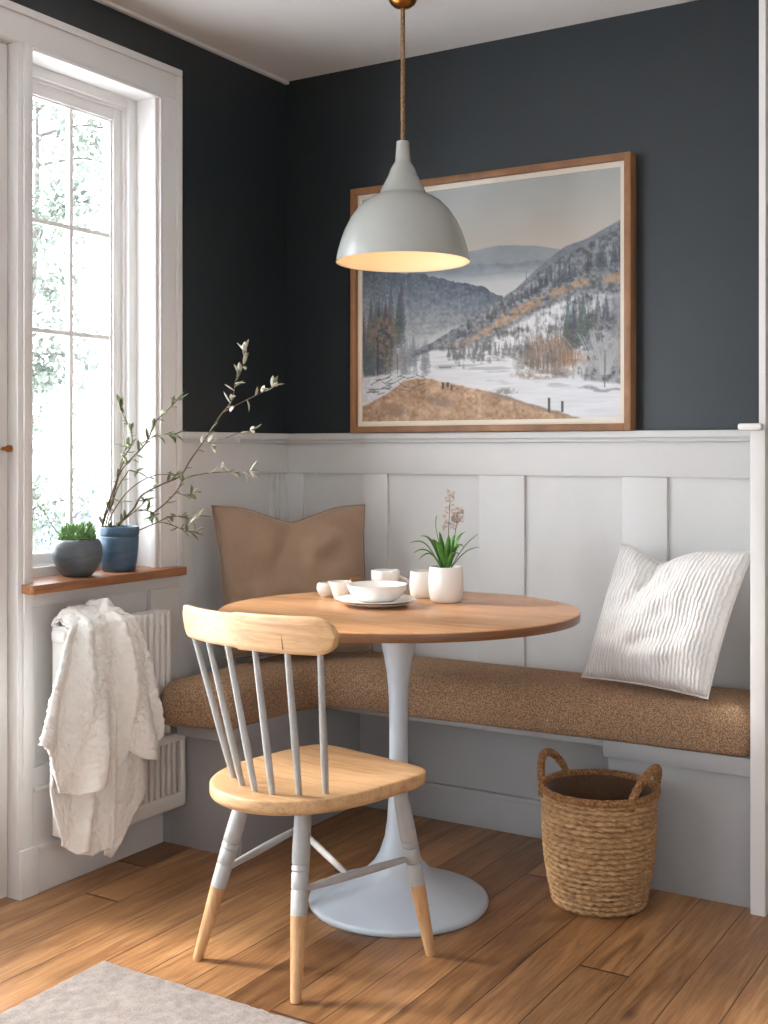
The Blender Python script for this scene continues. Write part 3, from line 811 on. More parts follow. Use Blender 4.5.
    for u, v0, h in ((.742, .965, .06), (.79, .965, .045), (.34, .86, .03), (.375, .865, .025), (.36, .85, .02)):
        lay((np.abs(U-u) < .0045)*(V < v0)*(V > v0-h)*.9, c(74, 70, 70))
    lay(((np.abs(V-.765) < .004)*(np.abs(U-.35) < .025))*.7, c(110, 100, 94))
    g_ = C.mean(2, keepdims=True); C = g_ + (C-g_)*.86; C = C*.92+6; C = np.clip(C, 0, 255)/255
    lin = np.where(C <= .04045, C/12.92, ((C+.055)/1.055)**2.4)
    return lin
PW, PH = 420, 340
x0, x1, z0, z1 = .312, 1.227, 1.276, 2.028
pc = thing('framed_picture', 'large wood-framed painting of a snowy wooded valley on the dark wall', 'picture', (.7585, 0, 1.245))
me = bpy.data.meshes.new('painting')
img = paint(PW, PH)
vs = []; o0 = Vector(pc.location)
xs = np.linspace(x0, x1, PW); zs = np.linspace(z1, z0, PH)
vs = [(x-o0.x, -.017-o0.y, z-o0.z) for z in zs for x in xs]
fs = [(j*PW+i, (j+1)*PW+i, (j+1)*PW+i+1, j*PW+i+1) for j in range(PH-1) for i in range(PW-1)]
nb = len(vs)
vs += [(x0-o0.x, -.002, z1-o0.z), (x1-o0.x, -.002, z1-o0.z), (x1-o0.x, -.002, z0-o0.z), (x0-o0.x, -.002, z0-o0.z)]
fs += [(nb, nb+1, nb+2, nb+3)]
me.from_pydata(vs, [], fs)
ca = me.color_attributes.new('paint', 'FLOAT_COLOR', 'POINT')
cd = np.ones((nb+4, 4)); cd[:nb, :3] = img.reshape(-1, 3); cd[nb:, :3] = .5
ca.data.foreach_set('color', cd.astype(np.float32).ravel())
t = NT('oil_paint'); at = t.node('ShaderNodeVertexColor', layer_name='paint'); v = t.coords()
t.col(at.outputs['Color']); t.bump(t.noise(v, 160, 4), .25, .002); t.set(Roughness=.6)
me.materials.append(t.m); po = bpy.data.objects.new('painting', me); COL.objects.link(po); po.parent = pc
fm = MB()
def pic_ring(mb, a, b, c_, d, w, y0, y1, bev):
    mb.box(a, a+w, y0, y1, c_, d, bev); mb.box(b-w, b, y0, y1, c_, d, bev); mb.box(a+w, b-w, y0, y1, d-w, d, bev); mb.box(a+w, b-w, y0, y1, c_, c_+w, bev)
pic_ring(fm, .280, 1.259, 1.2440, 2.060, .0205, -.038, .013, .002)
obj('picture_frame', fm, M['frame_wood'], pc, angle=30)
mt = MB(); pic_ring(mt, .3006, 1.2384, 1.2646, 2.0394, .0165, -.022, .0, .001)
o = obj('picture_mount', mt, M['mat_board'], pc, angle=30)

# ------------------------------------------------------------------ RADIATOR
rd = thing('radiator', 'white column radiator below the window draped with the cream blanket', 'radiator', (.065, -.92, .13))
RY0, RY1 = -1.138, -.712
nc = 17
for i in range(nc):
    y = RY0+.018+(RY1-RY0-.036)*i/(nc-1)
    cm = MB(); cm.box(.038, .100, y-.0088, y+.0088, .150 if y < -.92 else .353, .716, .0065)
    obj('column', cm, M['rad'], rd, angle=60)
hd = MB(); hd.box(.042, .096, RY0, RY1, .672, .706, .010); obj('top_header', hd, M['rad'], rd, angle=60)
hd = MB(); hd.box(.040, .107, -1.09, -.664, .128, .176, .010)
hd.box(.052, .106, -.684, -.664, .130, .352, .006); hd.box(.060, .108, -.90, -.664, .325, .352, .006)
obj('bottom_header', hd, M['rad'], rd, angle=60)
for y in (-1.05, -.78):
    hb = MB(); hb.box(-.008, .045, y-.012, y+.012, .60, .64, .003); obj('wall_bracket', hb, M['rad'], rd)
for i in range(9):
    y = -.905+.0245*i
    cm = MB(); cm.box(.082, .104, y-.0065, y+.0065, .165, .338, .004); obj('column', cm, M['rad'], rd, angle=60)
fb = MB(); fb.box(.050, .062, -.915, -.672, .16, .345, .002); fo_ = obj('slot_shade_plate', fb, M['slot_shade'], rd); fo_['label'] = 'dark plate added as shade behind the lower bars'  # dark plate put in as the shade between the lower bars
# ------------------------------------------------------------------ BLANKET
def fluff(p, s=1.0):
    return .0036*mnoise.noise(Vector(p)*60) + .0040*mnoise.noise(Vector(p)*130)
topA = [(-1.112, .748), (-1.085, .768), (-1.04, .760), (-.985, .764), (-.945, .752)]
hemA = [(-1.322, .460), (-1.258, .418), (-1.236, .312), (-1.18, .296), (-1.103, .318), (-1.010, .322), (-1.000, .372), (-.952, .345), (-.872, .325), (-.852, .380)]
topB = [(-1.112, .735), (-1.08, .765), (-1.04, .765), (-.985, .760), (-.95, .74)]
hemB = [(-1.255, .40), (-1.232, .30), (-1.195, .165), (-1.163, .134), (-1.132, .142), (-1.122, .122), (-1.09, .108), (-1.052, .122), (-1.046, .104), (-1.012, .078), (-.968, .150), (-.925, .215), (-.885, .268)]
def layer(top, hem, x0, x1, nf, amp, phase, bulge, seed):
    def fn(s, t):
        a = lerp_poly(top, s); b = lerp_poly(hem, s)
        # gathered at the top, spreading towards the hem
        e = t**1.0
        w = t**.62
        y = a[0]*(1-w)+b[0]*w
        z = a[1]*(1-e)+b[1]*e
        tt = min(1, t*1.3)
        env = math.sin(PI*min(max(s, 0), 1))**.5
        f = math.sin(2*PI*nf*s+phase + .9*math.sin(3*t+seed)) + .45*math.sin(2*PI*nf*1.9*s+phase*2+seed+2*t)
        x = x0+(x1-x0)*math.sin(min(1, t*1.15)*PI/2) + amp*f*(.35+.65*tt)*(.35+.65*env) + bulge*math.sin(PI*min(1, t))*env
        y += (.25 if amp > .03 else .05)*amp*math.cos(2*PI*nf*s+phase)*tt
        x += .010*mnoise.noise(Vector((s*4+seed, t*4, seed)))
        # roll over the top of the radiator
        if t < .10:
            q = t/.10; x = (x0-.075)*(1-q)**1.6 + x*(1-(1-q)**1.6); z -= .006*(1-q)
        p = (max(x, .124 if t > .05 else .03), y, z)
        d = fluff((p[0], p[1], p[2]))
        return (p[0]+d, p[1], p[2]+.5*d)
    return fn
bk = thing('throw_blanket', 'fluffy cream throw blanket hanging over the radiator', 'blanket', (.13, -1.07, .07))
fB = layer(topB, hemB, .124, .156, 3.3, .019, 1.0, .008, 4.2)
fA = layer(topA, hemA, .134, .188, 2.6, .033, 2.2, .020, 1.3)
obj('under_fold', MB().grid(130, 130, fB), M['blanket'], bk, angle=180, solid=.008)
obj('upper_fold', MB().grid(130, 130, fA), M['blanket'], bk, angle=180, solid=.010)
# the bunch lying across the radiator top
bu = MB()
def bunch(s, t):
    y = -1.128+.200*s; a = PI*(1.12*t-.06)
    env = (math.sin(PI*(.06+.88*s)))**.55
    r = (.030+.012*math.sin(9*s+1)+.008*math.sin(21*s))*env
    p = (.078+.062*math.cos(a)*env, y+.012*math.sin(6*a+8*s), .712+.004+r*1.35*max(0, math.sin(a)))
    d = fluff(p); return (p[0]+d, p[1], p[2]+d)
bu.grid(90, 40, bunch); obj('gathered_top', bu, M['blanket'], bk, angle=180, solid=.006)

# ------------------------------------------------------------------ SILL PLANTS
def pot_lathe(prof, c, n=64): return MB().lathe(prof, c[0], c[1], n, cap0=True, cap1=False)
c1 = (-.026, -.973); zb = .831
pg = thing('succulent_pot', 'round slate-grey pot with a leafy green succulent on the sill', 'potted plant', (c1[0], c1[1], zb))
pf = [(.032, 0), (.040, .003), (.054, .018), (.065, .040), (.0695, .062), (.068, .084), (.062, .099), (.058, .104), (.0555, .1045), (.0545, .102), (.055, .09), (.0, .088)]
obj('pot', MB().lathe([(r, zb+z) for r, z in pf], *c1, 64, cap1=False), M['pot_grey'], pg, angle=60)
obj('soil', MB().lathe([(.054, zb+.0905), (.03, zb+.094), (0.002, zb+.096)], *c1, 32), M['soil'], pg)
def leaf_blade(mb, p, d, L, w, curl=.3, fold=.25, k=5, th=.12):
    """small pointed leaf from p in direction d"""
    d = Vector(d).normalized(); a = Vector((0, 0, 1)) if abs(d.z) < .9 else Vector((1, 0, 0))
    s = d.cross(a).normalized(); nn = s.cross(d)
    vs = []; fs = []
    for i in range(k+1):
        t = i/k; c = Vector(p)+d*(L*t) - nn*(curl*L*t*t)
        ww = w*math.sin(PI*min(1, .08+.92*t))**.8 * (1 if t < 1 else .05)
        vs += [c-s*ww+nn*ww*fold, c-nn*ww*th, c+s*ww+nn*ww*fold]
    for i in range(k):
        fs += [(3*i, 3*i+1, 3*i+4, 3*i+3), (3*i+1, 3*i+2, 3*i+5, 3*i+4)]
    mb.add(vs, fs)
rs = random.Random(3)
for q in range(9):
    a0 = q*2.4; rr = .010+.026*math.sqrt(q/8)
    b = (c1[0]+rr*math.cos(a0), c1[1]+rr*math.sin(a0), zb+.090)
    rm = MB(); hgt = .030*(1-q/14)+rs.uniform(0, .012)
    rm.tube([b, (b[0]+.004*math.cos(a0), b[1]+.004*math.sin(a0), b[2]+hgt)], .004, 8)
    for j in range(20):
        a = j*2.399+q; el = .15+1.1*(j/20); cc = (b[0]+.004*math.cos(a0), b[1]+.004*math.sin(a0), b[2]+.008+hgt*j/20)
        d = (math.cos(a)*math.cos(el)+.35*math.cos(a0), math.sin(a)*math.cos(el)+.35*math.sin(a0), math.sin(el))
        leaf_blade(rm, cc, d, rs.uniform(.021, .032), .0052, -.15, .25)
    obj('rosette', rm, M['succ'], pg, angle=180, solid=.0016)
def twig(mb, pts, r0=.0022, r1=.0009): 
    P = catmull(pts, 6); mb.tube(P, [r0+(r1-r0)*i/(len(P)-1) for i in range(len(P))], 7); return P
tw = MB()
sh_ = lambda L: [(max(x, -.088), y, z) for x, y, z in L]
twig(tw, sh_([(-.060, -1.003, .925), (-.075, -1.005, .955), (-.082, -1.022, .984), (-.086, -1.045, 1.016), (-.088, -1.063, 1.034)]), .0012, .0006)
twig(tw, [(-.080, -1.022, .984), (-.082, -1.026, .966), (-.082, -1.026, .948)], .0008, .0005)
twig(tw, [(-.085, -1.045, 1.016), (-.086, -1.056, .998), (-.087, -1.072, .992)], .0008, .0005)
to = obj('twig', tw, M['bark'], pg)
tl = MB()
for p in [(-.082, -1.026, .95), (-.082, -1.026, .962), (-.087, -1.07, .993), (-.086, -1.058, .999), (-.088, -1.06, 1.03), (-.088, -1.066, 1.034), (-.084, -1.038, 1.01), (-.086, -1.046, 1.018)]:
    leaf_blade(tl, p, (rs.uniform(-.2, .3), rs.uniform(-1, 1), rs.uniform(-.5, 1)), .014, .004)
obj('twig_leaves', tl, M['twig_leaf'], to, angle=180, solid=.0006)

c2 = (-.026, -.809)
pb_ = thing('branch_pot', 'blue glazed pot on the sill holding tall bare leafy branches', 'potted plant', (c2[0], c2[1], zb))
pf = [(.043, 0), (.047, .003), (.052, .03), (.056, .07), (.0575, .098), (.0572, .102), (.0555, .104), (.0578, .107), (.0588, .114), (.0590, .124), (.0575, .130), (.0550, .131), (.0535, .128), (.0535, .110), (0, .108)]
obj('pot', MB().lathe([(r, zb+z) for r, z in pf], *c2, 64, cap1=False), M['pot_blue'], pb_, angle=50)
obj('soil', MB().lathe([(.053, zb+.112), (.02, zb+.116), (.002, zb+.117)], *c2, 32), M['soil'], pb_)
BR = [
 [(-.066,-.839,.965),(-.030,-.823,1.080),(-.003,-.813,1.137),(.055,-.783,1.206),(.081,-.772,1.266),(.117,-.756,1.304),(.143,-.746,1.331)],
 [(-.056,-.833,.965),(-.027,-.815,1.072),(-.007,-.803,1.110),(.003,-.797,1.126),(.022,-.785,1.122)],
 [(-.063,-.837,.965),(-.042,-.821,1.042),(-.028,-.809,1.110),(-.022,-.802,1.156),(.001,-.785,1.202),(-.004,-.785,1.248),(-.023,-.793,1.286),(-.034,-.796,1.321)],
 [(-.020,-.811,1.126),(-.018,-.798,1.179),(-.018,-.786,1.194)],
 [(-.050,-.829,.969),(-.023,-.825,1.019),(.017,-.812,1.069),(.066,-.794,1.103),(.111,-.778,1.115),(.153,-.764,1.111)],
 [(-.027,-.815,.962),(.017,-.797,1.012),(.045,-.788,1.054),(.096,-.766,1.084),(.149,-.742,1.110),(.180,-.731,1.157),(.220,-.715,1.217),(.263,-.697,1.285),(.296,-.685,1.329),(.311,-.685,1.385),(.334,-.679,1.433),(.340,-.684,1.470)],
 [(.278,-.699,1.296),(.310,-.685,1.314),(.345,-.669,1.333),(.380,-.654,1.351),(.412,-.640,1.369)],
 [(.049,-.792,1.206),(.082,-.784,1.223),(.114,-.776,1.230),(.147,-.767,1.230)],
 [(.075,-.776,1.001),(.115,-.765,1.032),(.152,-.756,1.070),(.179,-.753,1.104),(.234,-.732,1.118),(.292,-.710,1.123),(.331,-.700,1.123),(.367,-.691,1.127)],
 [(-.023,-.813,.965),(.029,-.793,1.012),(.059,-.786,1.039)],
 [(.036,-.789,1.012),(.065,-.782,1.008),(.085,-.782,.996)],
 [(.025,-.783,.950),(.075,-.771,.970),(.122,-.762,.990),(.162,-.756,.995),(.198,-.753,.990),(.231,-.751,.997)],
 [(.111,-.766,.975),(.147,-.756,.964),(.176,-.750,.952),(.205,-.744,.950)],
 [(.150,-.754,1.062),(.179,-.748,1.055),(.203,-.744,1.061)],
 [(.282,-.697,1.220),(.313,-.689,1.232),(.358,-.673,1.243)],
 [(.230,-.728,1.213),(.256,-.724,1.202)]]
RAD = [.0030, .0026, .0030, .0014, .0024, .0032, .0018, .0015, .0024, .002, .0013, .0022, .0014, .0012, .0012, .001]
ZS = zb+.10
mains = [0, 1, 2, 4, 5, 9, 11]        # rooted in the pot
subs = {0: [7], 2: [3], 5: [6, 14, 15, 8, 10, 13], 11: [12]}
rl = random.Random(11)
def leaves_on(P, mb, mb2, dens, pale_from, size):
    n = len(P)
    for i in range(3, n):
        t = i/(n-1)
        if rl.random() > dens*(.4+.8*t) and i < n-1: continue
        for q in range(1 if i < n-1 else 4):
            d = (P[min(i+1, n-1)]-P[i-1]).normalized()
            s = Vector((rl.uniform(-1, 1), rl.uniform(-1, 1), rl.uniform(-.8, 1)))
            dd = d*.55+s*.8
            leaf_blade(mb2 if (P[i].x > pale_from and rl.random() < .75) else mb, P[i], dd, rl.uniform(.6, 1.15)*size, size*.19, rl.uniform(-.3, .3), .3)
for b in mains:
    bm_ = MB(); lf = MB(); lp = MB()
    ids = [b]+subs.get(b, [])
    for q in ids:
        pts = list(BR[q])
        if q == b:
            p0 = Vector(pts[0]); 
            if b == 11: pts = [(.005, -.797, zb+.11)]+pts
            else: pts = [tuple(Vector((c2[0]+(p0.x-c2[0])*.7, c2[1]+(p0.y-c2[1])*.7, zb+.10)))]+pts
        P = twig(bm_, pts, RAD[q], max(.0009, RAD[q]*.38))
        leaves_on(P, lf, lp, .62 if q not in (4, 1) else .2, .20, .034)
    bo = obj('branch', bm_, M['bark'], pb_)
    if lf.v: obj('leaves', lf, M['twig_leaf'], bo, angle=180, solid=.0006)
    if lp.v:
        oo = obj('leaves', lp, M['twig_leaf_pale'], bo, angle=180, solid=.0006); oo['label'] = 'pale silvery leaves at the tips'

# ------------------------------------------------------------------ TABLEWARE
ZT = .7702
def shell(prof_out, th, c, n=64):
    inner = [(max(r-th, .0005), z) for r, z in prof_out[::-1]]
    b = prof_out[0][1]
    inner = [(r, max(z, b+th)) for r, z in inner]
    return MB().lathe(prof_out+inner, c[0], c[1], n, cap0=True, cap1=True)
pcx, pcy = .782, -.680
def plate(r, z, c): return MB().lathe([(r*.52, z), (r*.55, z+.001), (r*.60, z+.003), (r*.82, z+.0062), (r*.98, z+.0105), (r, z+.0118), (r*.985, z+.0128), (r*.80, z+.0088), (r*.6, z+.0058), (0.001, z+.0052)], c[0], c[1], 72, cap1=False)
tag(obj('plate', plate(.093, ZT, (pcx+.006, pcy)), M['ceramic'], loc=(pcx, pcy, ZT), angle=50), 'lower white plate of the two stacked under the bowl', 'plate', 'stacked plates')
tag(obj('plate', plate(.109, ZT+.0078, (pcx, pcy)), M['ceramic'], loc=(pcx, pcy, ZT+.008), angle=50), 'upper wider white plate directly under the bowl', 'plate', 'stacked plates')
bz = ZT+.0135
bo_ = [(.044, bz), (.047, bz+.001), (.058, bz+.008), (.071, bz+.020), (.078, bz+.033), (.0805, bz+.042), (.0812, bz+.0445)]
tag(obj('bowl', shell(bo_, .0035, (pcx+.003, pcy)), M['ceramic'], loc=(pcx, pcy, bz), angle=50), 'white bowl standing on the stacked plates on the table', 'bowl')
# teacup behind the bowl
cc = (.672, -.452)
tc = thing('teacup', 'low white teacup with a small handle behind the bowl', 'cup', (cc[0], cc[1], ZT))
obj('cup_body', shell([(.026, ZT), (.028, ZT+.002), (.036, ZT+.018), (.0405, ZT+.045), (.041, ZT+.068), (.0405, ZT+.070)], .003, cc, 48), M['ceramic'], tc, angle=50)
hx = Vector((.8527, .5225, 0))
pts = [Vector((cc[0], cc[1], ZT+.052))+hx*.038 + hx*(.028*math.sin(PI*i/8)) + Vector((0, 0, -.034*i/8)) for i in range(9)]
obj('handle', MB().tube(pts, .0042, 10), M['ceramic'], tc)
mc = (.799, -.452)
tag(obj('mug', shell([(.033, ZT), (.036, ZT+.003), (.040, ZT+.02), (.0405, ZT+.045), (.0385, ZT+.066), (.0375, ZT+.074)], .003, mc, 48), M['ceramic_m'], loc=(mc[0], mc[1], ZT), angle=50), 'white handleless tumbler half hidden behind the potted table plant', 'cup')
# little jug and the two copper spoons in it
jc = (.635, -.628)
jg = shell([(.016, ZT), (.020, ZT+.002), (.024, ZT+.02), (.027, ZT+.040), (.031, ZT+.052)], .0025, jc, 40)
jg.v = [(x+(.010*max(0, (z-ZT-.02)/.03)*max(0, 1-abs(math.atan2(y-jc[1], x-jc[0])+2.6)) if z > ZT+.02 else 0)*-.8, y, z) for x, y, z in jg.v]
tag(obj('cream_jug', jg, M['ceramic'], loc=(jc[0], jc[1], ZT), angle=60), 'tiny white flared jug with copper spoons beside the plates', 'jug')
for q, (da, hgt, lb_) in enumerate(((.2, .062, 'upright thin copper spoon leaning in the small white jug'), (-.25, .056, 'thin copper spoon reaching from the small jug over the bowl rim'))):
    a = math.atan2(.5225, .8527)+da; ln_ = .050+.025*q
    A = Vector((jc[0]-.006*math.cos(a), jc[1]-.006*math.sin(a), ZT+.010)); B = Vector((jc[0]+.024*math.cos(a), jc[1]+.024*math.sin(a), ZT+.0555)); 
    Cc = B+Vector((math.cos(a)*ln_*.55, math.sin(a)*ln_*.55, .012-.004*q))
    P = catmull([A, B, Cc], 6)
    mb = MB().tube(P, [.0028 if i < 3 else .0013 for i in range(len(P))], 8)
    tag(obj('spoon', mb, M['copper'], loc=tuple(A)), lb_, 'spoon', 'copper spoons in the jug')
dc = (.560, -.592)
dish = shell([(.012, ZT), (.014, ZT+.002), (.022, ZT+.010), (.0265, ZT+.024), (.025, ZT+.036), (.021, ZT+.040)], .0025, dc, 40)
tag(obj('pinch_pot', dish, M['ceramic_m'], loc=(dc[0], dc[1], ZT), angle=60), 'tiny round white pinch pot at the left edge of the tableware', 'pot')

# ------------------------------------------------------------------ TABLE PLANT
tc_ = (.905, -.515)
tpn = thing('table_plant', 'strappy green plant with pale flower spikes in a white pot', 'potted plant', (tc_[0], tc_[1], ZT))
pf = [(.036, 0), (.040, .002), (.0445, .012), (.0475, .035), (.048, .060), (.0465, .085), (.0445, .096), (.0435, .0975), (.0425, .096), (.0425, .086), (0, .085)]
obj('pot', MB().lathe([(r, ZT+z) for r, z in pf], *tc_, 64, cap1=False), M['ceramic_m'], tpn, angle=50)
obj('soil', MB().lathe([(.0425, ZT+.087), (.02, ZT+.091), (.002, ZT+.092)], *tc_, 32), M['soil'], tpn)
RV = Vector((.8527, .5225, 0)); FV = Vector((-.5225, .8527, 0))
B0 = Vector((tc_[0], tc_[1], ZT+.086))
# end points: sideways, away from the viewer, up, droop, half width
LV = [(-.094, .01, .075, .02, .0075), (-.086, -.02, .050, .018, .007), (-.066, .03, .092, .018, .0085), (-.072, -.03, .034, .018, .006), (-.03, -.03, .082, .012, .0085), (-.016, .02, .104, .004, .0080), (.006, -.03, .100, .006, .0085),
      (.022, .01, .096, .008, .0080), (.036, -.03, .070, .012, .0085), (.052, .03, .102, .016, .0075), (.085, .0, .100, .008, .0065), (.086, -.02, .066, .010, .0060), (.05, .04, .06, .02, .007), (-.04, .05, .08, .016, .007), (.03, -.04, .05, .012, .0075)]
rp = random.Random(4)
for s, f, u, dr_, hw in LV:
    lm = MB(); k = 12; st_ = B0+RV*(s*.12)+FV*(f*.2)
    en = st_+RV*s*.92+FV*f+Vector((0, 0, u)); side = (RV*s+FV*f+Vector((1e-4, 0, 0))).cross(Vector((0, 0, 1))).normalized()
    side = (side+RV*.55*(1 if side.dot(RV) >= 0 else -1)).normalized() if abs(s) < .05 else side
    vs = []; fs = []
    for i in range(k+1):
        t = i/k; p = st_.lerp(en, t)+Vector((0, 0, 1))*(dr_*1.6*math.sin(PI*t)) 
        w = hw*(math.sin(PI*(.18+.82*t))**.75 if t < 1 else .04)
        dz = Vector((0, 0, .35*w))
        vs += [p-side*w+dz, p, p+side*w+dz]
    for i in range(k): fs += [(3*i, 3*i+1, 3*i+4, 3*i+3), (3*i+1, 3*i+2, 3*i+5, 3*i+4)]
    lm.add(vs, fs); obj('leaf', lm, M['leaf'], tpn, angle=180, solid=.0012)
for (s0, s1, u1, lo) in ((.004, .012, .212, .112), (.014, .036, .168, .120)):
    sp = MB(); P = catmull([B0+RV*s0, B0+RV*(s0*.6+s1*.4)+Vector((0, 0, u1*.5)), B0+RV*s1+Vector((0, 0, u1))], 10)
    sp.tube(P, [.0016-.0008*i/(len(P)-1) for i in range(len(P))], 7)
    so2 = obj('flower_stem', sp, M['leaf'], tpn)
    fl = MB()
    for j in range(70):
        t = rp.random(); zc = lo+(u1-lo)*t
        base = B0+RV*(s0+(s1-s0)*(zc/u1)**1.2)+Vector((0, 0, zc)); a = rp.uniform(0, 2*PI); rr = rp.uniform(.2, 1)*.016*(1-.7*t)+.002
        c_ = base+Vector((rr*math.cos(a), rr*math.sin(a), rp.uniform(-.003, .006)))
        for q in range(3): leaf_blade(fl, c_, (math.cos(a)+rp.uniform(-.7, .7), math.sin(a)+rp.uniform(-.7, .7), rp.uniform(-.3, 1)), rp.uniform(.006, .010), .0022, .2, .4, 3)
    obj('blossoms', fl, M['flower'], so2, angle=180, solid=.0006)
th_ = MB(); th_.tube(catmull([B0+RV*-.006, B0+RV*-.018+Vector((0, 0, .07)), B0+RV*-.028+Vector((0, 0, .12)), B0+RV*-.026+Vector((0, 0, .150))], 6), [.0013]*18+[.0006], 6)
obj('flower_stem', th_, M['leaf'], tpn)

# ------------------------------------------------------------------ BASKET
BK = (1.312, -.424)
bs = thing('wicker_basket', 'round woven seagrass basket with two rope handles on the floor', 'basket', (BK[0], BK[1], 0))
HB = .300; NR = 21; NS = 34
def brad(z): 
    t = z/HB; return .118+.030*t+.012*math.sin(PI*min(1, t*1.05))*(1-.35*t)
def weave(a, t):
    z = .004+t*(HB-.010); row = t*NR; r_i = int(min(row, NR-1e-6)); fr_ = row-r_i
    ph = a*NS + (r_i*.5) + .16*math.sin(r_i*3.7)
    prof_ = math.sin(PI*fr_)**.6
    fx = ph % 1.0; slant = (fx+.35*(fr_-.5)) % 1.0
    lump = math.sin(PI*slant)**.5
    jit = .0015*mnoise.noise(Vector((math.cos(2*PI*a)*9, math.sin(2*PI*a)*9, z*70)))
    r = brad(z)-.005+.0098*prof_*(.25+.75*lump)+jit
    return (BK[0]+r*math.cos(2*PI*a), BK[1]+r*math.sin(2*PI*a), z+.0015*math.sin(2*PI*slant))
wv = MB(); wv.grid(NS*7, NR*6, weave, closed_u=True)
wv.lathe([(.0005, .003), (.119, .003)], *BK, 64, cap0=False, cap1=False)
o = obj('woven_body', wv, M['basket'], bs, angle=80); o.data.uv_layers.remove(o.data.uv_layers[0])
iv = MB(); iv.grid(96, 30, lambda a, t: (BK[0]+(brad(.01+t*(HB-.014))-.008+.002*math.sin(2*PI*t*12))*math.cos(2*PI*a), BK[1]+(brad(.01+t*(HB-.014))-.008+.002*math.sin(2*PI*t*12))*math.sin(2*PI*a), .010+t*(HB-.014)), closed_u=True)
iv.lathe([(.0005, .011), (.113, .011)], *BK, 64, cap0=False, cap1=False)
o = obj('inner_weave', iv, M['basket_in_shade'], bs, angle=80); o.data.uv_layers.remove(o.data.uv_layers[0]); o['label'] = 'inside of the basket with its shade coloured in dark brown'
rm = MB()
def rope(mb, path, r, tw=26, closed=False):
    P = [Vector(p) for p in path]; n_ = len(P)
    for s in range(3):
        Q = []
        for i, p in enumerate(P):
            t = (P[(i+1) % n_]-P[i-1]) if closed else (P[min(i+1, n_-1)]-P[max(i-1, 0)])
            t.normalize(); a_ = Vector((0, 0, 1)) if abs(t.z) < .85 else Vector((1, 0, 0))
            u_ = (a_-t*a_.dot(t)).normalized(); w_ = t.cross(u_); an = 2*PI*(tw*i/n_+s/3)
            Q.append(p+u_*(r*.5*math.cos(an))+w_*(r*.5*math.sin(an)))
        mb.tube(Q, r*.62, 7, closed=closed)
nn_ = 220
rope(rm, [(BK[0]+(brad(HB)+.0005)*math.cos(2*PI*i/nn_), BK[1]+(brad(HB)+.0005)*math.sin(2*PI*i/nn_), HB) for i in range(nn_)], .0095, 40, True)
obj('rim', rm, M['rope'], bs)
for ang in (math.radians(148), math.radians(-34)):
    hm = MB(); pts = []
    va = ang + math.atan2(.5225, .8527)*1.0 + 0.0
    half = .60 if ang > 0 else .62
    for i in range(61):
        t = i/60; a = va-half+2*half*t
        lift = .092*math.sin(PI*t)**.55
        z = HB-.020+ (lift if 0 < t < 1 else 0)
        r = brad(HB)+.002+.002*math.sin(PI*t)
        pts.append((BK[0]+r*math.cos(a), BK[1]+r*math.sin(a), z))
    rope(hm, pts, .0105, 12); obj('handle', hm, M['rope'], bs)

# ------------------------------------------------------------------ RUG
rg = MB()
def rugp(u, v):
    x = .475+1.65*u; y = -1.378-1.3*v
    e = min(u*1.65, (1-u)*1.65, v*1.3, (1-v)*1.3)
    z = .012*min(1, (e+.001)/.012)**.5 + .0025*mnoise.noise(Vector((x*45, y*45, 0)))+.0015*mnoise.noise(Vector((x*120, y*120, 3)))
    wob = .004*mnoise.noise(Vector((x*16, y*16, 7)))
    return (x+wob, y+wob, max(z, .0012))
rg.grid(220, 180, rugp)
ro = obj('rug', rg, M['rug'], loc=(1.3, -2.0, 0), angle=180)
tag(ro, 'low taupe woven rug on the wooden floor in front of the chair', 'rug')

# ------------------------------------------------------------------ OUTSIDE
gd = MB(); gd.box(-60, -.3, -40, 60, -.6, -.5)
gs = struct('ground_outside', gd, M['snow'], smooth=False)
def tree(name, label, base, h, spread, nleaf, seed, mat, size, group):
    r = random.Random(seed); tr = thing(name, label, 'tree', base, group)
    tk = MB(); B = Vector(base); tips = []
    trunk = [B, B+Vector((r.uniform(-.1, .1), r.uniform(-.1, .1), h*.35)), B+Vector((r.uniform(-.25, .25), r.uniform(-.25, .25), h*.7)), B+Vector((r.uniform(-.3, .3), r.uniform(-.3, .3), h))]
    P = catmull(trunk, 6); tk.tube(P, [.06*h/4*(1-.85*i/(len(P)-1)) for i in range(len(P))], 9)
    for i in range(22):
        p = P[4+int((len(P)-5)*r.random())]; a = r.uniform(0, 2*PI); L_ = spread*r.uniform(.5, 1)
        q = p+Vector((math.cos(a)*L_, math.sin(a)*L_, r.uniform(-.1, .5)*L_)); m_ = p.lerp(q, .5)+Vector((0, 0, .12*L_))
        Q = catmull([p, m_, q], 5); tk.tube(Q, [.016*(1-.8*j/(len(Q)-1)) for j in range(len(Q))], 6); tips += Q[3:]
    obj('trunk', tk, M['bark_pale'], tr)
    fo = MB()
    for i in range(nleaf):
        p = r.choice(tips)+Vector((r.gauss(0, .16), r.gauss(0, .16), r.gauss(0, .16)))*spread
        leaf_blade(fo, p, (r.uniform(-1, 1), r.uniform(-1, 1), r.uniform(-1, .6)), size*r.uniform(.6, 1.2), size*.32, .2, .2, 2)
    obj('foliage', fo, mat, tr, angle=180)
    return tr
tree('garden_tree', 'tall loose-leaved pale tree outside at the left of the window', (-5.2, 3.2, -.5), 4.6, 1.0, 8000, 5, M['out_leaf'], .075, None)
tree('garden_tree', 'slender pale tree outside showing beside the middle glazing bar', (-4.9, 5.0, -.5), 4.3, .5, 3000, 9, M['out_leaf'], .075, None)
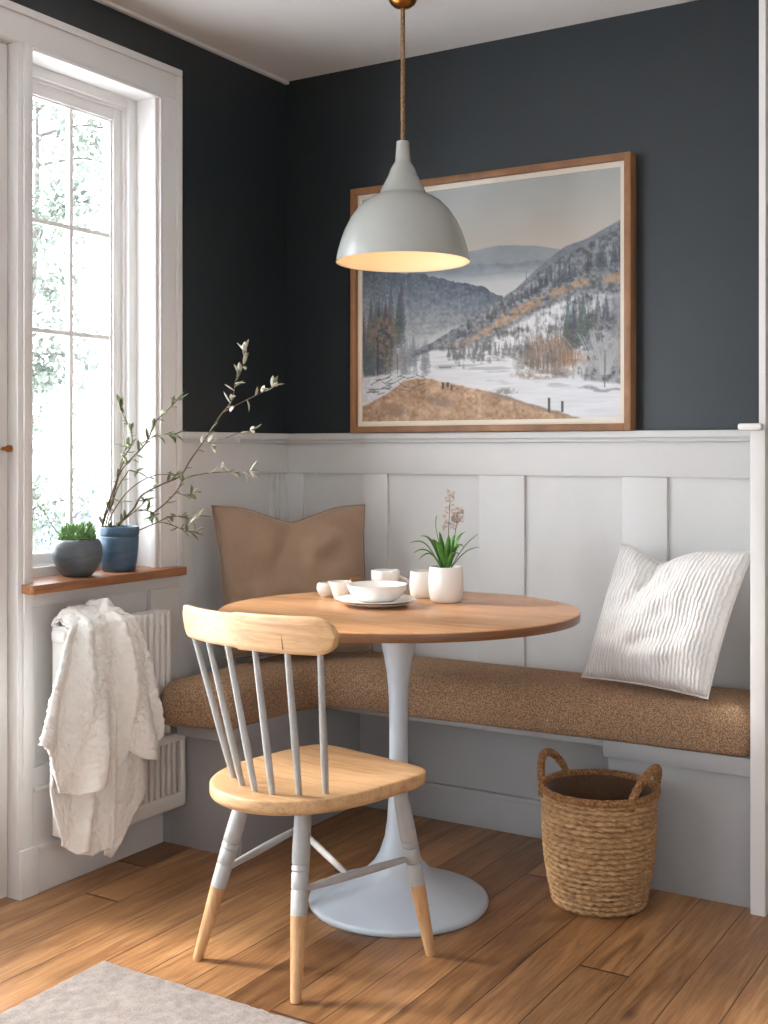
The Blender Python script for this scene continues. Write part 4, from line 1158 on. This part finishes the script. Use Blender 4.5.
def bush(label, base, r_, n_, seed, cat='bush'):
    r = random.Random(seed); bsh = thing('garden_bush', label, cat, base); stm = MB(); fo = MB(); B = Vector(base)
    for i in range(16):
        a = r.uniform(0, 2*PI); q = B+Vector((math.cos(a)*r_*.7, math.sin(a)*r_*.7, r_*r.uniform(.5, 1.1))); Q = catmull([B, B.lerp(q, .5)+Vector((0, 0, .1)), q], 4)
        stm.tube(Q, .010, 5)
        for j in range(n_//16):
            p = r.choice(Q[3:])+Vector((r.gauss(0, .22), r.gauss(0, .22), r.gauss(0, .18)))*r_
            leaf_blade(fo, p, (r.uniform(-1, 1), r.uniform(-1, 1), r.uniform(-1, 1)), .08, .022, .2, .2, 2)
    obj('stems', stm, M['bark_pale'], bsh); obj('foliage', fo, M['out_bush'], bsh, angle=180)
bush('grey frosted bush outside the window, low at the left', (-9.0, 7.0, -.5), 1.25, 2000, 3)
bush('grey frosted bush outside the window right of the middle bar', (-9.6, 10.4, -.5), 1.15, 2000, 6)

# ------------------------------------------------------------------ LIGHT
w = bpy.data.worlds.new('sky'); SC.world = w; w.use_nodes = True
bg = w.node_tree.nodes['Background']; bg.inputs[0].default_value = (.86, .935, 1, 1); bg.inputs[1].default_value = 9.0
# daylight comes in by the window, three unseen ones added for brightness and the glazed door; the only lamp is the pendant
sun = bpy.data.lights.new('low_sun', 'SUN'); sun.energy = 6.0; sun.angle = math.radians(11); sun.color = (1, .95, .89)
so3 = bpy.data.objects.new('low_sun', sun); COL.objects.link(so3)
so3.rotation_euler = Vector((.80, .24, -.58)).to_track_quat('-Z', 'Y').to_euler(); so3.location = (-4, -5, 4)
pl_ = bpy.data.lights.new('pendant_bulb', 'POINT'); pl_.energy = .75; pl_.color = (1, .70, .46); pl_.shadow_soft_size = .03
plo = bpy.data.objects.new('pendant_bulb', pl_); COL.objects.link(plo); plo.location = (PX, PY, 1.755)

# ------------------------------------------------------------------ CAMERA
cam = bpy.data.cameras.new('camera'); co = bpy.data.objects.new('camera', cam); COL.objects.link(co)
cam.sensor_fit = 'VERTICAL'; cam.sensor_height = 36; cam.lens = 1194.05/1024*36; cam.shift_y = -(512-450.04)/1024
co.location = (2.46846, -3.39099, 1.186); co.rotation_euler = (PI/2, 0, .549785)
cam.clip_start = .05
SC.camera = co
vs_ = SC.view_settings; vs_.view_transform = 'Standard'; vs_.look = 'None'; vs_.gamma = 1; vs_.use_curve_mapping = False; vs_.exposure = .12
SC.cycles.use_denoising = True
SC.cycles.max_bounces = 10; SC.cycles.diffuse_bounces = 5; SC.cycles.sample_clamp_indirect = 8
